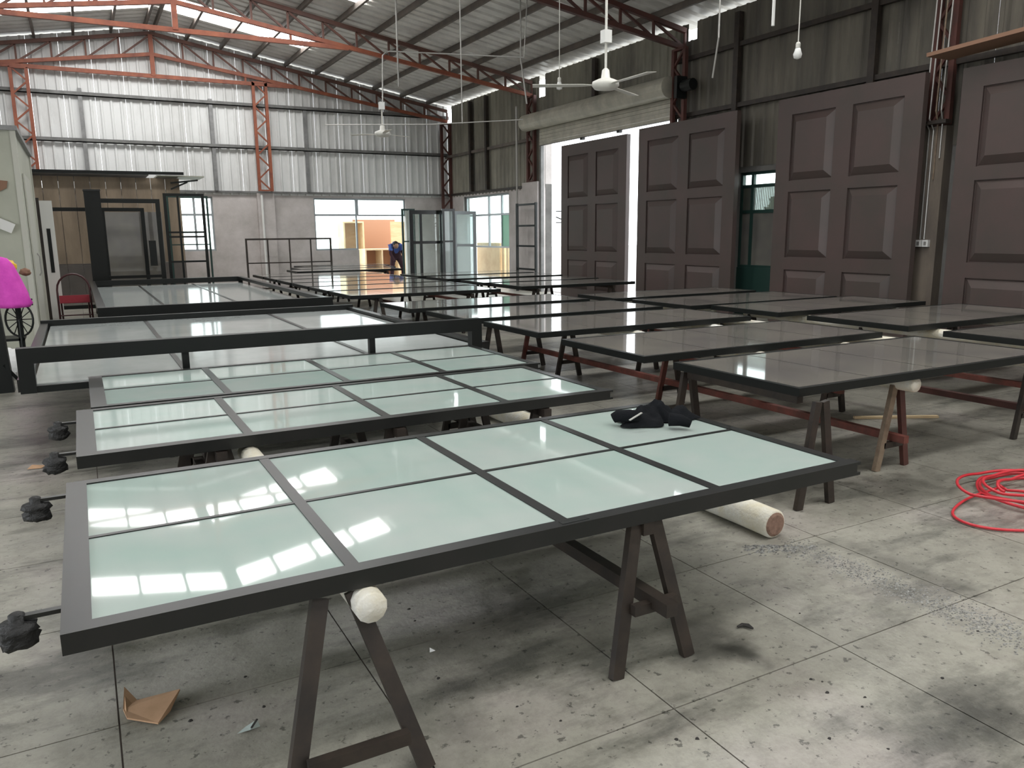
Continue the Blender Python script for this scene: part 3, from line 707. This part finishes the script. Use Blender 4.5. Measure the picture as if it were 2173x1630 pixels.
b = MB(); b.tube(pts, .009, 7); b.tube(sm, .008, 7)
tag(b.build('air_hose', 'hose', None, True), 'loosely coiled red air hose on the floor', 'hose')

# cardboard scrap, film scrap, timber strip, small litter
pp = [at_z(*q, 0) for q in ((266, 1480), (262, 1512), (270, 1530), (336, 1541), (362, 1513), (384, 1485), (292, 1492))]
b = MB(); n = len(pp); v = [Vector((p.x, p.y, .012+(.03 if k in (0, 5) else 0))) for k, p in enumerate(pp)]; v += [p-Vector((0, 0, .006)) for p in v]
b.add(v, [tuple(range(n)), tuple(reversed(range(n, 2*n)))]+[(k, (k+1) % n, n+(k+1) % n, n+k) for k in range(n)])
tag(b.build('cardboard_scrap', 'card'), 'torn brown cardboard scrap on the floor before the jacket panel', 'cardboard')
c = at_z(530, 1552, 0); t = thing('film_scrap', (c.x, c.y, 0), 'small crumpled grey film scrap on the floor near cardboard', 'scrap')
b = MB(); b.add([(c.x-.04, c.y+.0, .004), (c.x, c.y-.012, .012), (c.x+.035, c.y+.005, .003), (c.x+.03, c.y+.03, .016), (c.x-.01, c.y+.022, .006)], [(0, 1, 4), (1, 3, 4), (1, 2, 3)]); b.build('film_fold', 'foil', t)
b = MB(); b.bar((c.x+.005, c.y-.008, .016), (c.x+.03, c.y+.028, .018), .006, .003); b.build('film_crease', 'chip', t)
a, e = at_z(1812, 886, .012), at_z(1990, 884, .012); tag(MB().bar(a, e, .035, .02).build('timber_strip', 'wood_light'), 'pale timber strip lying on the floor behind tan trestle leg', 'timber')
litter = [(1583, 1330), (1190, 1530), (1745, 1447), (1905, 1020), (1868, 1035), (868, 1293), (880, 1318), (1720, 1442), (1755, 1470), (1760, 1568), (1885, 1590), (2070, 1455), (2000, 1440), (2075, 1340), (1697, 1302), (1005, 1323), (1050, 1372), (1097, 1500), (1435, 1570), (1480, 1568), (1498, 1567), (1830, 1500), (1835, 1480), (2145, 1515), (520, 1437), (405, 1530), (560, 1500), (930, 1440)]
for k, (x, y) in enumerate(litter):
    c = at_z(x, y, 0); s = R.uniform(.004, .008); b = MB(); m = 6
    ring = [(c.x+s*R.uniform(.6, 1.5)*math.cos(i*1.047), c.y+s*R.uniform(.5, 1.2)*math.sin(i*1.047), 0) for i in range(m)]
    v = ring+[(c.x+(p[0]-c.x)*.7, c.y+(p[1]-c.y)*.7, s*.5) for p in ring]
    b.add(v, [tuple(range(m, 2*m))]+[(i, (i+1) % m, m+(i+1) % m, m+i) for i in range(m)])
    tag(b.build('dirt_crumb', 'chip'), 'small black crumb of dirt on the open concrete floor', 'dirt', 'black crumbs on the concrete')
c = at_z(1583, 1330, 0); tag(MB().tube([at_z(1565, 1330, .01), at_z(1575, 1326, .012), at_z(1588, 1328, .012), at_z(1598, 1334, .01)], [.004, .008, .009, .004], 6).build('rubber_scrap', 'chip'), 'curled black rubber scrap near the dark oil stain', 'scrap')
c = at_z(918, 1384, 0); tag(MB().add([(c.x-.012, c.y, .002), (c.x+.01, c.y-.006, .006), (c.x+.012, c.y+.012, .003), (c.x-.006, c.y+.014, .014)], [(0, 1, 2, 3), (0, 3, 1), (1, 3, 2)]).build('paper_scrap', 'white'), 'tiny white paper scrap on the floor before bare trestle', 'scrap')
c = at_z(75, 995, 0); tag(MB().add([(c.x-.05, c.y, .004), (c.x+.04, c.y-.02, .004), (c.x+.06, c.y+.03, .01), (c.x-.02, c.y+.05, .02)], [(0, 1, 2, 3), (3, 2, 1, 0)]).build('cardboard_scrap', 'card'), 'yellowish paper scrap on the floor behind the wheels', 'paper')
b = MB()
for k in range(2200):
    u = R.random()**.9; x, y = 1670+520*u, 1150+215*u
    x += R.gauss(0, 16+10*u); y += R.gauss(0, 9+6*u)
    c = at_z(x, y, 0); s = R.uniform(.002, .007); a = R.uniform(0, 6.28); h = R.uniform(.001, .004)
    v = [(c.x+s*1.6*math.cos(a+i*2.09)*R.uniform(.5, 1.2), c.y+s*math.sin(a+i*2.09), .0005) for i in range(3)]+[(c.x, c.y, h)]
    b.add(v, [(0, 1, 3), (1, 2, 3), (2, 0, 3)])
for k in range(160):
    c = at_z(R.gauss(1645, 40), 1158+abs(R.gauss(0, 9)), 0); s = R.uniform(.003, .012); a = R.uniform(0, 6.28)
    v = [(c.x+s*2*math.cos(a+i*2.09), c.y+s*math.sin(a+i*2.09), .0005) for i in range(3)]+[(c.x, c.y, .006)]
    b.add(v, [(0, 1, 3), (1, 2, 3), (2, 0, 3)])
tag(b.build('grit_trail', 'grit'), 'trail of grey grit and foam crumbs leading from the foam roll', 'grit', kind='stuff')

# ---------------------------------------------------------------- fans, lights, conduits overhead
def ceiling_fan(px, py, dist, blade, lab, a0, zt=None):
    d = ray(px, py); p = CAM+d*dist; x, y, z = p; zt = zt or roof_z(x)-.12
    t = thing('ceiling_fan', (x, y, z-.07), lab, 'ceiling fan', 'hanging ceiling fans')
    MB().tube([(x, y, z+.05), (x, y, zt)], .014).build('down_rod', 'fan_white', t)
    b = MB(); b.lathe((x, y, z), [(.03, -.07), (.12, -.055), (.15, -.02), (.145, .02), (.09, .045), (.05, .06), (.04, .14), (.02, .16)], 24); b.build('motor_housing', 'fan_white', t, True)
    box('junction_box', 'white', t, x-.045, x+.045, y-.045, y+.045, z+.42, z+.55)
    for k in range(3):
        a = a0+k*2.094; ca, sa = math.cos(a), math.sin(a); v = []
        for r_, w, tilt in ((.13, .025, 0), (.26, .045, .004), (blade, .06, .006)):
            for s in (-1, 1): v.append((x+ca*r_-sa*s*w, y+sa*r_+ca*s*w, z-.01+s*tilt))
        v += [(q[0], q[1], q[2]-.005) for q in v]
        b = MB(); b.add(v, [(0, 2, 3, 1), (2, 4, 5, 3), (7, 9, 8, 6), (9, 11, 10, 8), (0, 6, 8, 2), (2, 8, 10, 4), (1, 3, 9, 7), (3, 5, 11, 9), (4, 10, 11, 5), (0, 1, 7, 6)]); b.build('fan_blade', 'fan_white', t)
ceiling_fan(1285, 178, 8.6, .80, 'pale ceiling fan hanging in front of the roller shutter', 2.62)
ceiling_fan(812, 283, 14.5, .62, 'small pale ceiling fan hanging before the gable wall', .35, zt=(CAM+ray(806, 226, )*14.5).z)
def pipe(name, pts, r, m, lab, cat='conduit', group=None): return tag(MB().tube(pts, r, 8).build(name, m), lab, cat, group)
D = lambda x, y, d: CAM+ray(x, y)*d
p1, p2 = D(812, 108, 14.5), D(1112, 122, 14.5); p0 = D(812, 232, 14.5)
pipe('hanging_conduit', [p0, p1+(p0-p1)*.08, p1+Vector((.06, 0, -.02)), p1+(p2-p1)*.05, p2, (p2.x+.1, p2.y, roof_z(p2.x)-.13)], .014, 'steel', 'bent pale conduit running from the small fan towards the roof')
q0, q1, q2 = D(980, -140, 12.6), D(981, 262, 12.6), D(690, 264, 12.6)
t = thing('conduit_hanger', q1, 'T-shaped hanging conduit with long thin crossbar before gable wall', 'conduit')
MB().tube([(q1.x, q1.y, q1.z), (q1.x, q1.y, roof_z(q1.x)-.14)], .011).build('drop_pipe', 'steel', t)
MB().tube([D(690, 265, 12.6), D(915, 264, 12.6), D(1110, 254, 12.6)], .008).build('crossbar', 'steel', t)
q = D(846, 184, 15); pipe('hanging_conduit', [q, (q.x, q.y, roof_z(q.x)-.13)], .018, 'steel', 'short vertical conduit dangling right of the bent conduit')
q = D(1118, 220, 15); q3 = D(1105, 125, 15); pipe('hanging_conduit', [q, q3, (q3.x, q3.y, roof_z(q3.x)-.13)], .016, 'steel', 'slanting grey pipe in front of the wall column top')
def bulb(px, py, dist, s, lab):
    p = D(px, py, dist); t = thing('hanging_bulb', (p.x, p.y, p.z-.1*s), lab, 'light bulb', 'hanging bulbs'); x, y, z = p
    b = MB(); b.lathe((x, y, z), [(.01, -.1*s), (.045*s, -.085*s), (.055*s, -.04*s), (.04*s, 0), (.032*s, .03*s), (.01, .035*s)], 16); b.build('bulb', 'white', t, True)
    b = MB(); b.lathe((x, y, z+.035*s), [(.028*s, 0), (.03*s, .05*s), (.02*s, .07*s)], 14); b.build('socket', 'fan_white', t)
    MB().tube([(x, y, z+.1*s), (x, y, roof_z(x)-.13)], .006).build('cord', 'fan_white', t)
bulb(1693, 108, 8.5, .85, 'white energy bulb hanging in front of the dark side wall')
bulb(1187, 178, 12, .9, 'small white bulb hanging in front of the shutter roll')
q = D(1640, 55, 8); pipe('hanging_conduit', [q, (q.x, q.y, roof_z(q.x)-.13)], .016, 'white', 'white vertical conduit hanging left of the energy bulb')
q = D(1525, 80, 9); pipe('hanging_conduit', [D(1512, 165, 9.3), q, (q.x, q.y, roof_z(q.x)-.13)], .01, 'steel', 'thin grey cable dropping beside the shutter motor')

# ---------------------------------------------------------------- left: cabin, booth, frames, chair
t = thing('beige_cabin', (-1.6, 14.6, 0), 'beige panelled cabin along the side with a door post', 'cabin')
b = MB(); b.box(-3.2, -.60, 12.6, 16.5, 0, 2.98); b.build('cabin_body', 'cabin', t)
box('corner_trim', 'cabin_edge', t, -.64, -.575, 12.575, 12.66, 0, 3.0); box('corner_trim', 'cabin_edge', t, -.64, -.575, 16.46, 16.53, 0, 3.0)
box('roof_edge', 'galv', t, -3.25, -.55, 12.55, 16.55, 2.98, 3.04)
b = MB(); b.tube([(-.57, 14.6, 1.0), (-.54, 14.6, 1.05), (-.54, 14.6, 1.3), (-.57, 14.6, 1.35)], .012); b.build('door_handle', 'steel', t)
box('door_leaf', 'cabin_edge', t, -.595, -.575, 13.6, 15.2, .05, 2.5)
# slotted aluminium profile standing past the cabin
a, e = at_y(82, 425, 17.0), at_y(112, 690, 17.0)
t = thing('slotted_profile', (a.x+.1, 17.0, 0), 'upright pale aluminium profile with a long dark slot by the cabin', 'profile')
box('profile_body', 'white', t, a.x-.0, a.x+.20, 16.95, 17.05, 0, 2.25); box('profile_slot', 'black', t, a.x+.07, a.x+.13, 16.94, 16.95, .95, 1.75); box('gap_shade_strip', 'brown_steel', t, a.x-.1, a.x-.0, 16.97, 17.05, 0, 2.3)  # brown strip stands in for the shade in the gap beside the profile

BY = 22.0
t = thing('plank_booth', (1.0, BY, 0), 'brown sheet-panelled booth against the gable wall with dark base', 'booth')
bx0, bx1 = -1.6, 2.42
n = 12
for k in range(n):
    x = bx0+(bx1-bx0)*k/n; w = (bx1-bx0)/n
    box('booth_sheet', 'booth', t, x+.006, x+w-.006, BY+(.012 if k % 2 else 0), BY+.04+(.012 if k % 2 else 0), .95, 3.02)
    if k < n-4 or True: box('base_board', 'booth_low', t, x+.004, x+w-.004, BY-.01, BY+.04, 0, .94)
box('roof_edge', 'galv', t, bx0, 1.7, BY-.3, BY+2.7, 3.06, 3.11); MB().bar((-.8, BY-.32, 3.10), (2.5, BY-.32, 3.12), .06, .07).build('roof_rail', 'black', t)
box('side_wall', 'booth', t, bx1-.04, bx1, BY+.06, YB-.15, 0, 3.02)
box('lean_to_roof', 'cabin', t, 1.9, 3.0, BY-.2, BY+.9, 3.05, 3.08)
for a, e in (((2.2, BY-.1, 2.9), (2.85, BY-.1, 2.98)), ((2.2, BY-.1, 2.75), (2.6, BY-.1, 2.93))): MB().bar(a, e, .04, .04).build('bracket', 'black', t)

def frame_y(name, lab, Y, px0, py0, px1, z0, bars_v, bars_h, w=.05, m='black', pane=None, cat='frame', group='black frames leaning by the booth', d=.05, zt=None):
    a = at_y(px0, py0, Y); e = at_y(px1, py0, Y); x0, x1 = min(a.x, e.x), max(a.x, e.x); zt = zt or a.z
    t = thing(name, ((x0+x1)/2, Y, z0), lab, cat, group)
    for xa in (x0, x1-w): box('stile', m, t, xa, xa+w, Y, Y+d, z0, zt)
    for za in ((z0, z0+w), (zt-w, zt)): box('rail', m, t, x0+w, x1-w, Y, Y+d, *za)
    for u in bars_v: x = x0+(x1-x0)*u; box('mullion', m, t, x-w*.35, x+w*.35, Y+.004, Y+d-.004, z0+w, zt-w)
    for u in bars_h: z = z0+(zt-z0)*u; box('crossbar', m, t, x0+w, x1-w, Y+.008, Y+d-.008, z-w*.35, z+w*.35)
    if pane: box('pane', pane, t, x0+w, x1-w, Y+d/2-.004, Y+d/2+.004, z0+w, zt-w)
    return t
a = at_y(196, 402, 18.7); t = thing('box_post', (a.x, 18.75, 0), 'thick black square post standing behind the red chair', 'post')
box('post_shaft', 'black', t, a.x-.17, a.x+.13, 18.65, 18.95, 0, a.z-.03); box('post_cap', 'frame', t, a.x-.18, a.x+.14, 18.64, 18.96, a.z-.03, a.z)
t = frame_y('bare_gate', 'black rectangular frame with lock box beside the thick post', 19.3, 200, 421, 338, 0, [], [.30], w=.09)
a = at_y(332, 530, 19.3); box('lock_box', 'black', t, a.x-.14, a.x, 19.26, 19.36, .95, 1.5)
frame_y('bare_gate', 'grey-glazed black frame standing behind the thick post', 20.2, 90, 440, 305, 0, [.58], [], w=.08, pane=None)
a = at_y(205, 455, 20.6); tag(box('smoked_sheet', 'dark_glass', None, a.x, a.x+1.35, 20.5, 20.53, 0, 2.15), 'dark glossy sheet leaning inside the black frames', 'sheet')
frame_y('bare_gate', 'narrow black frame with two crossbars before the small window', 19.6, 345, 410, 432, 0, [.35], [.62, .66, .4], w=.06, m='black')
frame_y('bare_gate', 'slim green-grey frame overlapping the narrow black frame', 20.4, 352, 415, 440, 0, [], [.55], w=.04, m='green_frame')
frame_y('bare_gate', 'low wide black grid frame standing under the gable wall', 24.2, 520, 505, 703, 0, [.25, .5, .75], [.52], w=.05, m='brown_steel', zt=1.5)
# folding glazed doors in the middle distance
FG = 'glazed door leaves standing by the rear doorway'
frame_y('glazed_leaf', 'slim dark glazed leaf nearest the bending person', 21.6, 852, 443, 880, 0, [], [.6, .14], w=.05, m='green_frame', pane='clear', group=FG, cat='glazed door')
frame_y('glazed_leaf', 'dark glazed leaf with crossbars in front of the masonry', 21.2, 868, 446, 940, 0, [.33], [.60, .15], w=.11, m='frame', pane='clear', group=FG, cat='glazed door')
frame_y('glazed_leaf', 'milky glazed leaf with dark frame next to wooden crates', 21.0, 938, 443, 965, 0, [], [.6, .14], w=.07, m='frame', pane='milky', group=FG, cat='glazed door')
frame_y('glazed_leaf', 'bright milky glazed leaf at the end of the standing doors', 21.3, 962, 448, 1010, 0, [], [.56, .13], w=.09, m='grey_window', pane='milky', group=FG, cat='glazed door')
# ladder-like frame by the opening
t = thing('ladder_frame', (10.7, 18.9, 0), 'dark ladder-like frame leaning left of the shutter opening', 'frame')
for y in (18.28, 19.30): box('stile', 'black', t, 10.67, 10.73, y-.03, y+.03, 0, 2.38)
for z in (.62, 1.24, 1.78, 2.34): box('rung', 'black', t, 10.68, 10.72, 18.31, 19.27, z-.025, z+.025)

# folding chair
cx, cy = at_z(165, 692, 0).x, 16.3
t = thing('folding_chair', (cx, cy, 0), 'maroon tube chair with red seat beside the very long gate frame', 'chair')
for s in (-1, 1):
    pass
b = MB(); pts = [(cx-.26, cy, 0), (cx-.26, cy, .62)]+[(cx-.26*math.cos(a), cy+.02, .66+.28*math.sin(a)) for a in [k*math.pi/10 for k in range(11)]]+[(cx+.26, cy, .62), (cx+.26, cy, 0)]
b.tube(pts, .017, 8); b.build('back_frame', 'maroon', t, True)
for s in (-1, 1): MB().tube([(cx+s*.22, cy+.42, 0), (cx+s*.22, cy+.1, .45)], .015).build('leg', 'maroon', t)
b = MB(); b.box(cx-.22, cx+.22, cy-.02, cy+.40, .43, .47); b.build('seat', 'red', t)
MB().tube([(cx-.26, cy, .2), (cx+.26, cy, .2)], .012).build('crossbar', 'maroon', t)
b = MB(); b.box(cx-.24, cx+.24, cy-.012, cy+.012, .42, .56); b.build('backrest', 'red', t)

# clutter at the left edge
t = thing('leaning_frame', (-.80, 9.66, 0), 'black steel post leaning at the end of raised-rail gate', 'post')
MB().bar((-.80, 9.66, 0), (-.86, 9.66, 1.25), .14, .14).build('post_shaft', 'black', t)
MB().bar((-.80, 9.60, .3), (-.62, 9.66, .02), .03, .03).build('brace', 'black', t)
def blob(name, m, c, sx, sy, sz, amp, lab, cat, seed=0, fr=6):
    b = MB(); n, k = 18, 14; v = []; f = []
    for j in range(k+1):
        th = math.pi*j/k
        for i in range(n):
            a = 2*math.pi*i/n; d = Vector((math.sin(th)*math.cos(a), math.sin(th)*math.sin(a), math.cos(th)))
            q = 1+amp*noise.noise(d*fr*.4+Vector((seed, 0, 0))); v.append((c[0]+d.x*sx*q, c[1]+d.y*sy*q, c[2]+d.z*sz*q))
    for j in range(k):
        for i in range(n): f.append((j*n+i, (j+1)*n+i, (j+1)*n+(i+1) % n, j*n+(i+1) % n))
    b.add(v, f); o = b.build(name, m, None, True); return tag(o, lab, cat)
YC = 10.9
def P(x, y, Y=YC): return at_y(x, y, Y)
t = thing('tool_cart', (P(10, 700).x-.1, YC+.25, 0), 'dark cluttered tool cart at the edge beside the cabin', 'cart')
cxx = P(28, 600).x
for x in (cxx-.5, cxx): box('upright', 'black', t, x-.03, x+.03, YC+.2, YC+.26, 0, 1.15)
for z in (.40, 1.12): box('shelf', 'black', t, cxx-.5, cxx+.03, YC+.2, YC+.6, z-.03, z)
for z in (.86, .80): MB().bar((cxx+.02, YC+.23, z), (cxx+.16, YC+.23, z), .03, .02).build('hook_bar', 'black', t)
c = P(14, 600); b = MB(); pts = []
v = []; f = []
prof = [(.02, .30, -.03), (.07, .28, -.02), (.10, .2, 0), (.13, .05, .03), (.16, -.12, .06), (.19, -.24, .07), (.16, -.29, .06), (.05, -.30, .05)]
n = 16
for r_, z, sh in prof:
    for i in range(n):
        a = 2*math.pi*i/n; q = 1+.12*math.sin(5*a+z*9); v.append((c.x-.02+sh+r_*q*math.cos(a), c.y+.0+r_*.5*q*math.sin(a), c.z+z))
for j in range(len(prof)-1):
    for i in range(n): f.append((j*n+i, (j+1)*n+i, (j+1)*n+(i+1) % n, j*n+(i+1) % n))
b.add(v, f); tag(b.build('pink_bag', 'pink', None, True), 'magenta fabric bag hanging on the tool cart', 'bag')
c = P(8, 533); blob('yellow_container', 'yellow', (c.x-.02, c.y+.42, 1.12+.125), .10, .08, .09, .3, 'yellow plastic container on top of the tool cart', 'container', 3)
c = P(26, 545); blob('rag', 'brown', (c.x+.09, c.y+.35, 1.12+.062), .06, .06, .045, .3, 'brown rag beside the yellow container', 'rag', 5)
c = P(40, 680); t = thing('fan_wheel', (c.x, c.y, c.z-.2), 'dark spoked fan wheel below the magenta bag', 'fan')
b = MB(); b.tube([(c.x+.14*math.cos(a), c.y+.1, c.z+.2*math.sin(a)) for a in [k*6.283/24 for k in range(24)]], .012, 6, closed=True); b.build('rim', 'black', t)
for k in range(6): a = k*math.pi/6; MB().tube([(c.x-.14*math.cos(a), c.y+.1, c.z-.2*math.sin(a)), (c.x+.14*math.cos(a), c.y+.1, c.z+.2*math.sin(a))], .006, 5).build('spoke', 'black', t)
MB().tube([(c.x, c.y+.1, c.z), (c.x, c.y+.1, .02), ], .015).build('stand', 'black', t); 
c = P(30, 725); blob('plastic_bag', 'plastic', (c.x-.02, c.y-.35, .17), .17, .13, .17, .3, 'white plastic bag on the floor under the fan wheel', 'bag', 9)
c = at_y(10, 476, 12.5); tag(MB().bar((c.x-.15, 12.53, c.z+.06), (c.x+.09, 12.53, c.z-.06), .012, .13).build('paper_sheet', 'white'), 'white paper sheet taped on the beige cabin', 'paper')
c = at_y(3, 395, 12.5); tag(MB().add([(c.x-.2, 12.57, c.z-.15), (c.x+.05, 12.57, c.z-.02), (c.x+.07, 12.57, c.z+.07), (c.x-.2, 12.57, c.z+.1), (c.x-.2, 12.595, c.z-.15), (c.x+.05, 12.595, c.z-.02), (c.x+.07, 12.595, c.z+.07), (c.x-.2, 12.595, c.z+.1)], [(0, 1, 2, 3), (7, 6, 5, 4), (0, 4, 5, 1), (1, 5, 6, 2), (2, 6, 7, 3)]).build('brown_plate', 'brown'), 'brown board piece fixed on the beige cabin', 'board')

# ---------------------------------------------------------------- outside: crates seen through the rear doorway and corner window
def crate(name, x0, x1, y0, y1, z0, z1, lab, cols=1, rows=1, m='wood_light', back='wood', face='y', cat='crate', group=None):
    t = thing(name, ((x0+x1)/2, (y0+y1)/2, z0), lab, cat, group); w = .05
    box('side', m, t, x0, x0+w, y0, y1, z0, z1); box('side', m, t, x1-w, x1, y0, y1, z0, z1)
    box('top', m, t, x0+w, x1-w, y0, y1, z1-w, z1); box('bottom', m, t, x0+w, x1-w, y0, y1, z0, z0+w)
    if face == 'y': box('back', back, t, x0+w, x1-w, y1-.03, y1, z0+w, z1-w)
    else: box('back', back, t, x1-.03, x1, y0+w, y1-w, z0+w, z1-w)
    for k in range(1, cols): x = x0+(x1-x0)*k/cols; box('divider', m, t, x-.02, x+.02, y0, y1-.03, z0+w, z1-w)
    for k in range(1, rows): z = z0+(z1-z0)*k/rows; box('shelf', m, t, x0+w, x1-w, y0, y1-.03, z-.02, z+.02)
    return t
Yc = 27.2
def px(x, y, Y=Yc): return at_y(x, y, Y)
a, e = px(728, 470), px(768, 515); crate('plywood_crate', a.x, e.x+.1, Yc, Yc+.7, -.06, a.z, 'tall pale plywood crate outside the rear doorway', rows=2)
a, e = px(765, 468), px(842, 530); tag(box('plywood_sheet', 'wood_red', None, a.x, e.x+.3, Yc+.9, Yc+.95, -.06, a.z+.05), 'large orange plywood sheet standing behind the crates', 'plywood')
a, e = px(760, 528), px(832, 545); crate('plywood_crate', a.x, e.x, Yc-.75, Yc-.05, -.06, a.z, 'low wide plywood crate bench outside the rear doorway', cols=2, back='wood_red')
a = px(848, 470); tag(box('timber_board', 'wood', None, a.x-.3, a.x+.4, Yc+.1, Yc+.16, -.06, a.z), 'upright timber boards at the doorway edge outside', 'timber')
Xc = 12.2
a, e = at_x(1012, 515, Xc), at_x(1060, 515, Xc)
crate('plywood_crate', Xc, Xc+.8, e.y, a.y, -.06, a.z, 'pale plywood crate outside the corner window', face='x', back='wood')
e2 = at_x(1088, 512, Xc)
for k in range(3):
    y = e.y-.12-(e.y-e2.y)*k/3; tag(box('timber_post', 'wood_light', None, Xc+.05, Xc+.15, y-.1, y+.06, -.06, e.z), 'upright pale timber beside crate outside the corner window', 'timber', 'timbers outside the corner window')

# ---------------------------------------------------------------- person bending over by the rear doorway
def person():
    c = at_y(838, 540, 24.0); x, y = c.x, 23.9
    t = thing('person', (x, y, 0), 'person in blue top and dark trousers bending over by the rear doorway', 'person')
    def skin(name, m, verts, edges, rads):
        me = bpy.data.meshes.new(name); me.from_pydata([Vector(v) for v in verts], edges, []); me.materials.append(M[m])
        o = bpy.data.objects.new(name, me); COL.objects.link(o); o.parent = t
        o.modifiers.new('skin', 'SKIN'); 
        if not me.skin_vertices: me.skin_vertices.new()
        for k, r_ in enumerate(rads): me.skin_vertices[0].data[k].radius = (r_, r_); me.skin_vertices[0].data[k].use_root = (k == 0)
        s = o.modifiers.new('sub', 'SUBSURF'); s.levels = 2; s.render_levels = 2
        return o
    V = [(.0, .05, .92), (-.03, -.05, 1.10), (-.08, -.18, 1.27), (-.12, -.30, 1.30), (-.14, -.38, 1.27), (-.15, -.45, 1.24),
         (-.09, .05, .86), (-.15, -.02, .48), (-.16, .06, .06), (-.17, -.10, .03),
         (.12, .05, .86), (.22, -.02, .48), (.24, .08, .06), (.24, -.08, .03),
         (-.26, -.26, 1.22), (-.30, -.33, .98), (-.24, -.46, .80), (-.22, -.52, .74),
         (.06, -.28, 1.22), (.10, -.36, .98), (.04, -.48, .80), (.0, -.53, .74)]
    E_ = [(0, 1), (1, 2), (2, 3), (3, 4), (4, 5), (0, 6), (6, 7), (7, 8), (8, 9), (0, 10), (10, 11), (11, 12), (12, 13), (2, 14), (14, 15), (15, 16), (16, 17), (2, 18), (18, 19), (19, 20), (20, 21)]
    rr = [.13, .145, .15, .075, .085, .07, .095, .07, .045, .035, .095, .07, .045, .035, .06, .05, .038, .03, .06, .05, .038, .03]
    body = skin('body', 'navy', V, E_, rr)
    skin('shirt', 'blue', [(.0, .05, .95), (-.03, -.05, 1.11), (-.08, -.18, 1.27), (-.11, -.26, 1.30), (-.26, -.26, 1.22), (-.29, -.31, 1.05), (.06, -.28, 1.22), (.09, -.33, 1.05)], [(0, 1), (1, 2), (2, 3), (2, 4), (4, 5), (2, 6), (6, 7)], [.15, .165, .17, .08, .075, .068, .075, .068])
    b = MB(); c = Vector((x-.15, y-.42, 1.25)); n = 14; v = []; f = []
    for j in range(9):
        th = math.pi*j/8
        for i in range(n): a = 2*math.pi*i/n; v.append(c+Vector((math.sin(th)*math.cos(a)*.085, math.sin(th)*math.sin(a)*.105, math.cos(th)*.11)))
    for j in range(8):
        for i in range(n): f.append((j*n+i, (j+1)*n+i, (j+1)*n+(i+1) % n, j*n+(i+1) % n))
    b.add(v, f); h = b.build('head', 'skin', t, True)
    b = MB(); b.add([p+Vector((0, .012, .014))+(p-c)*.06 for p in v[:5*n]], [q for q in f if max(q) < 5*n]); b.build('hair', 'hair', t, True)
person()
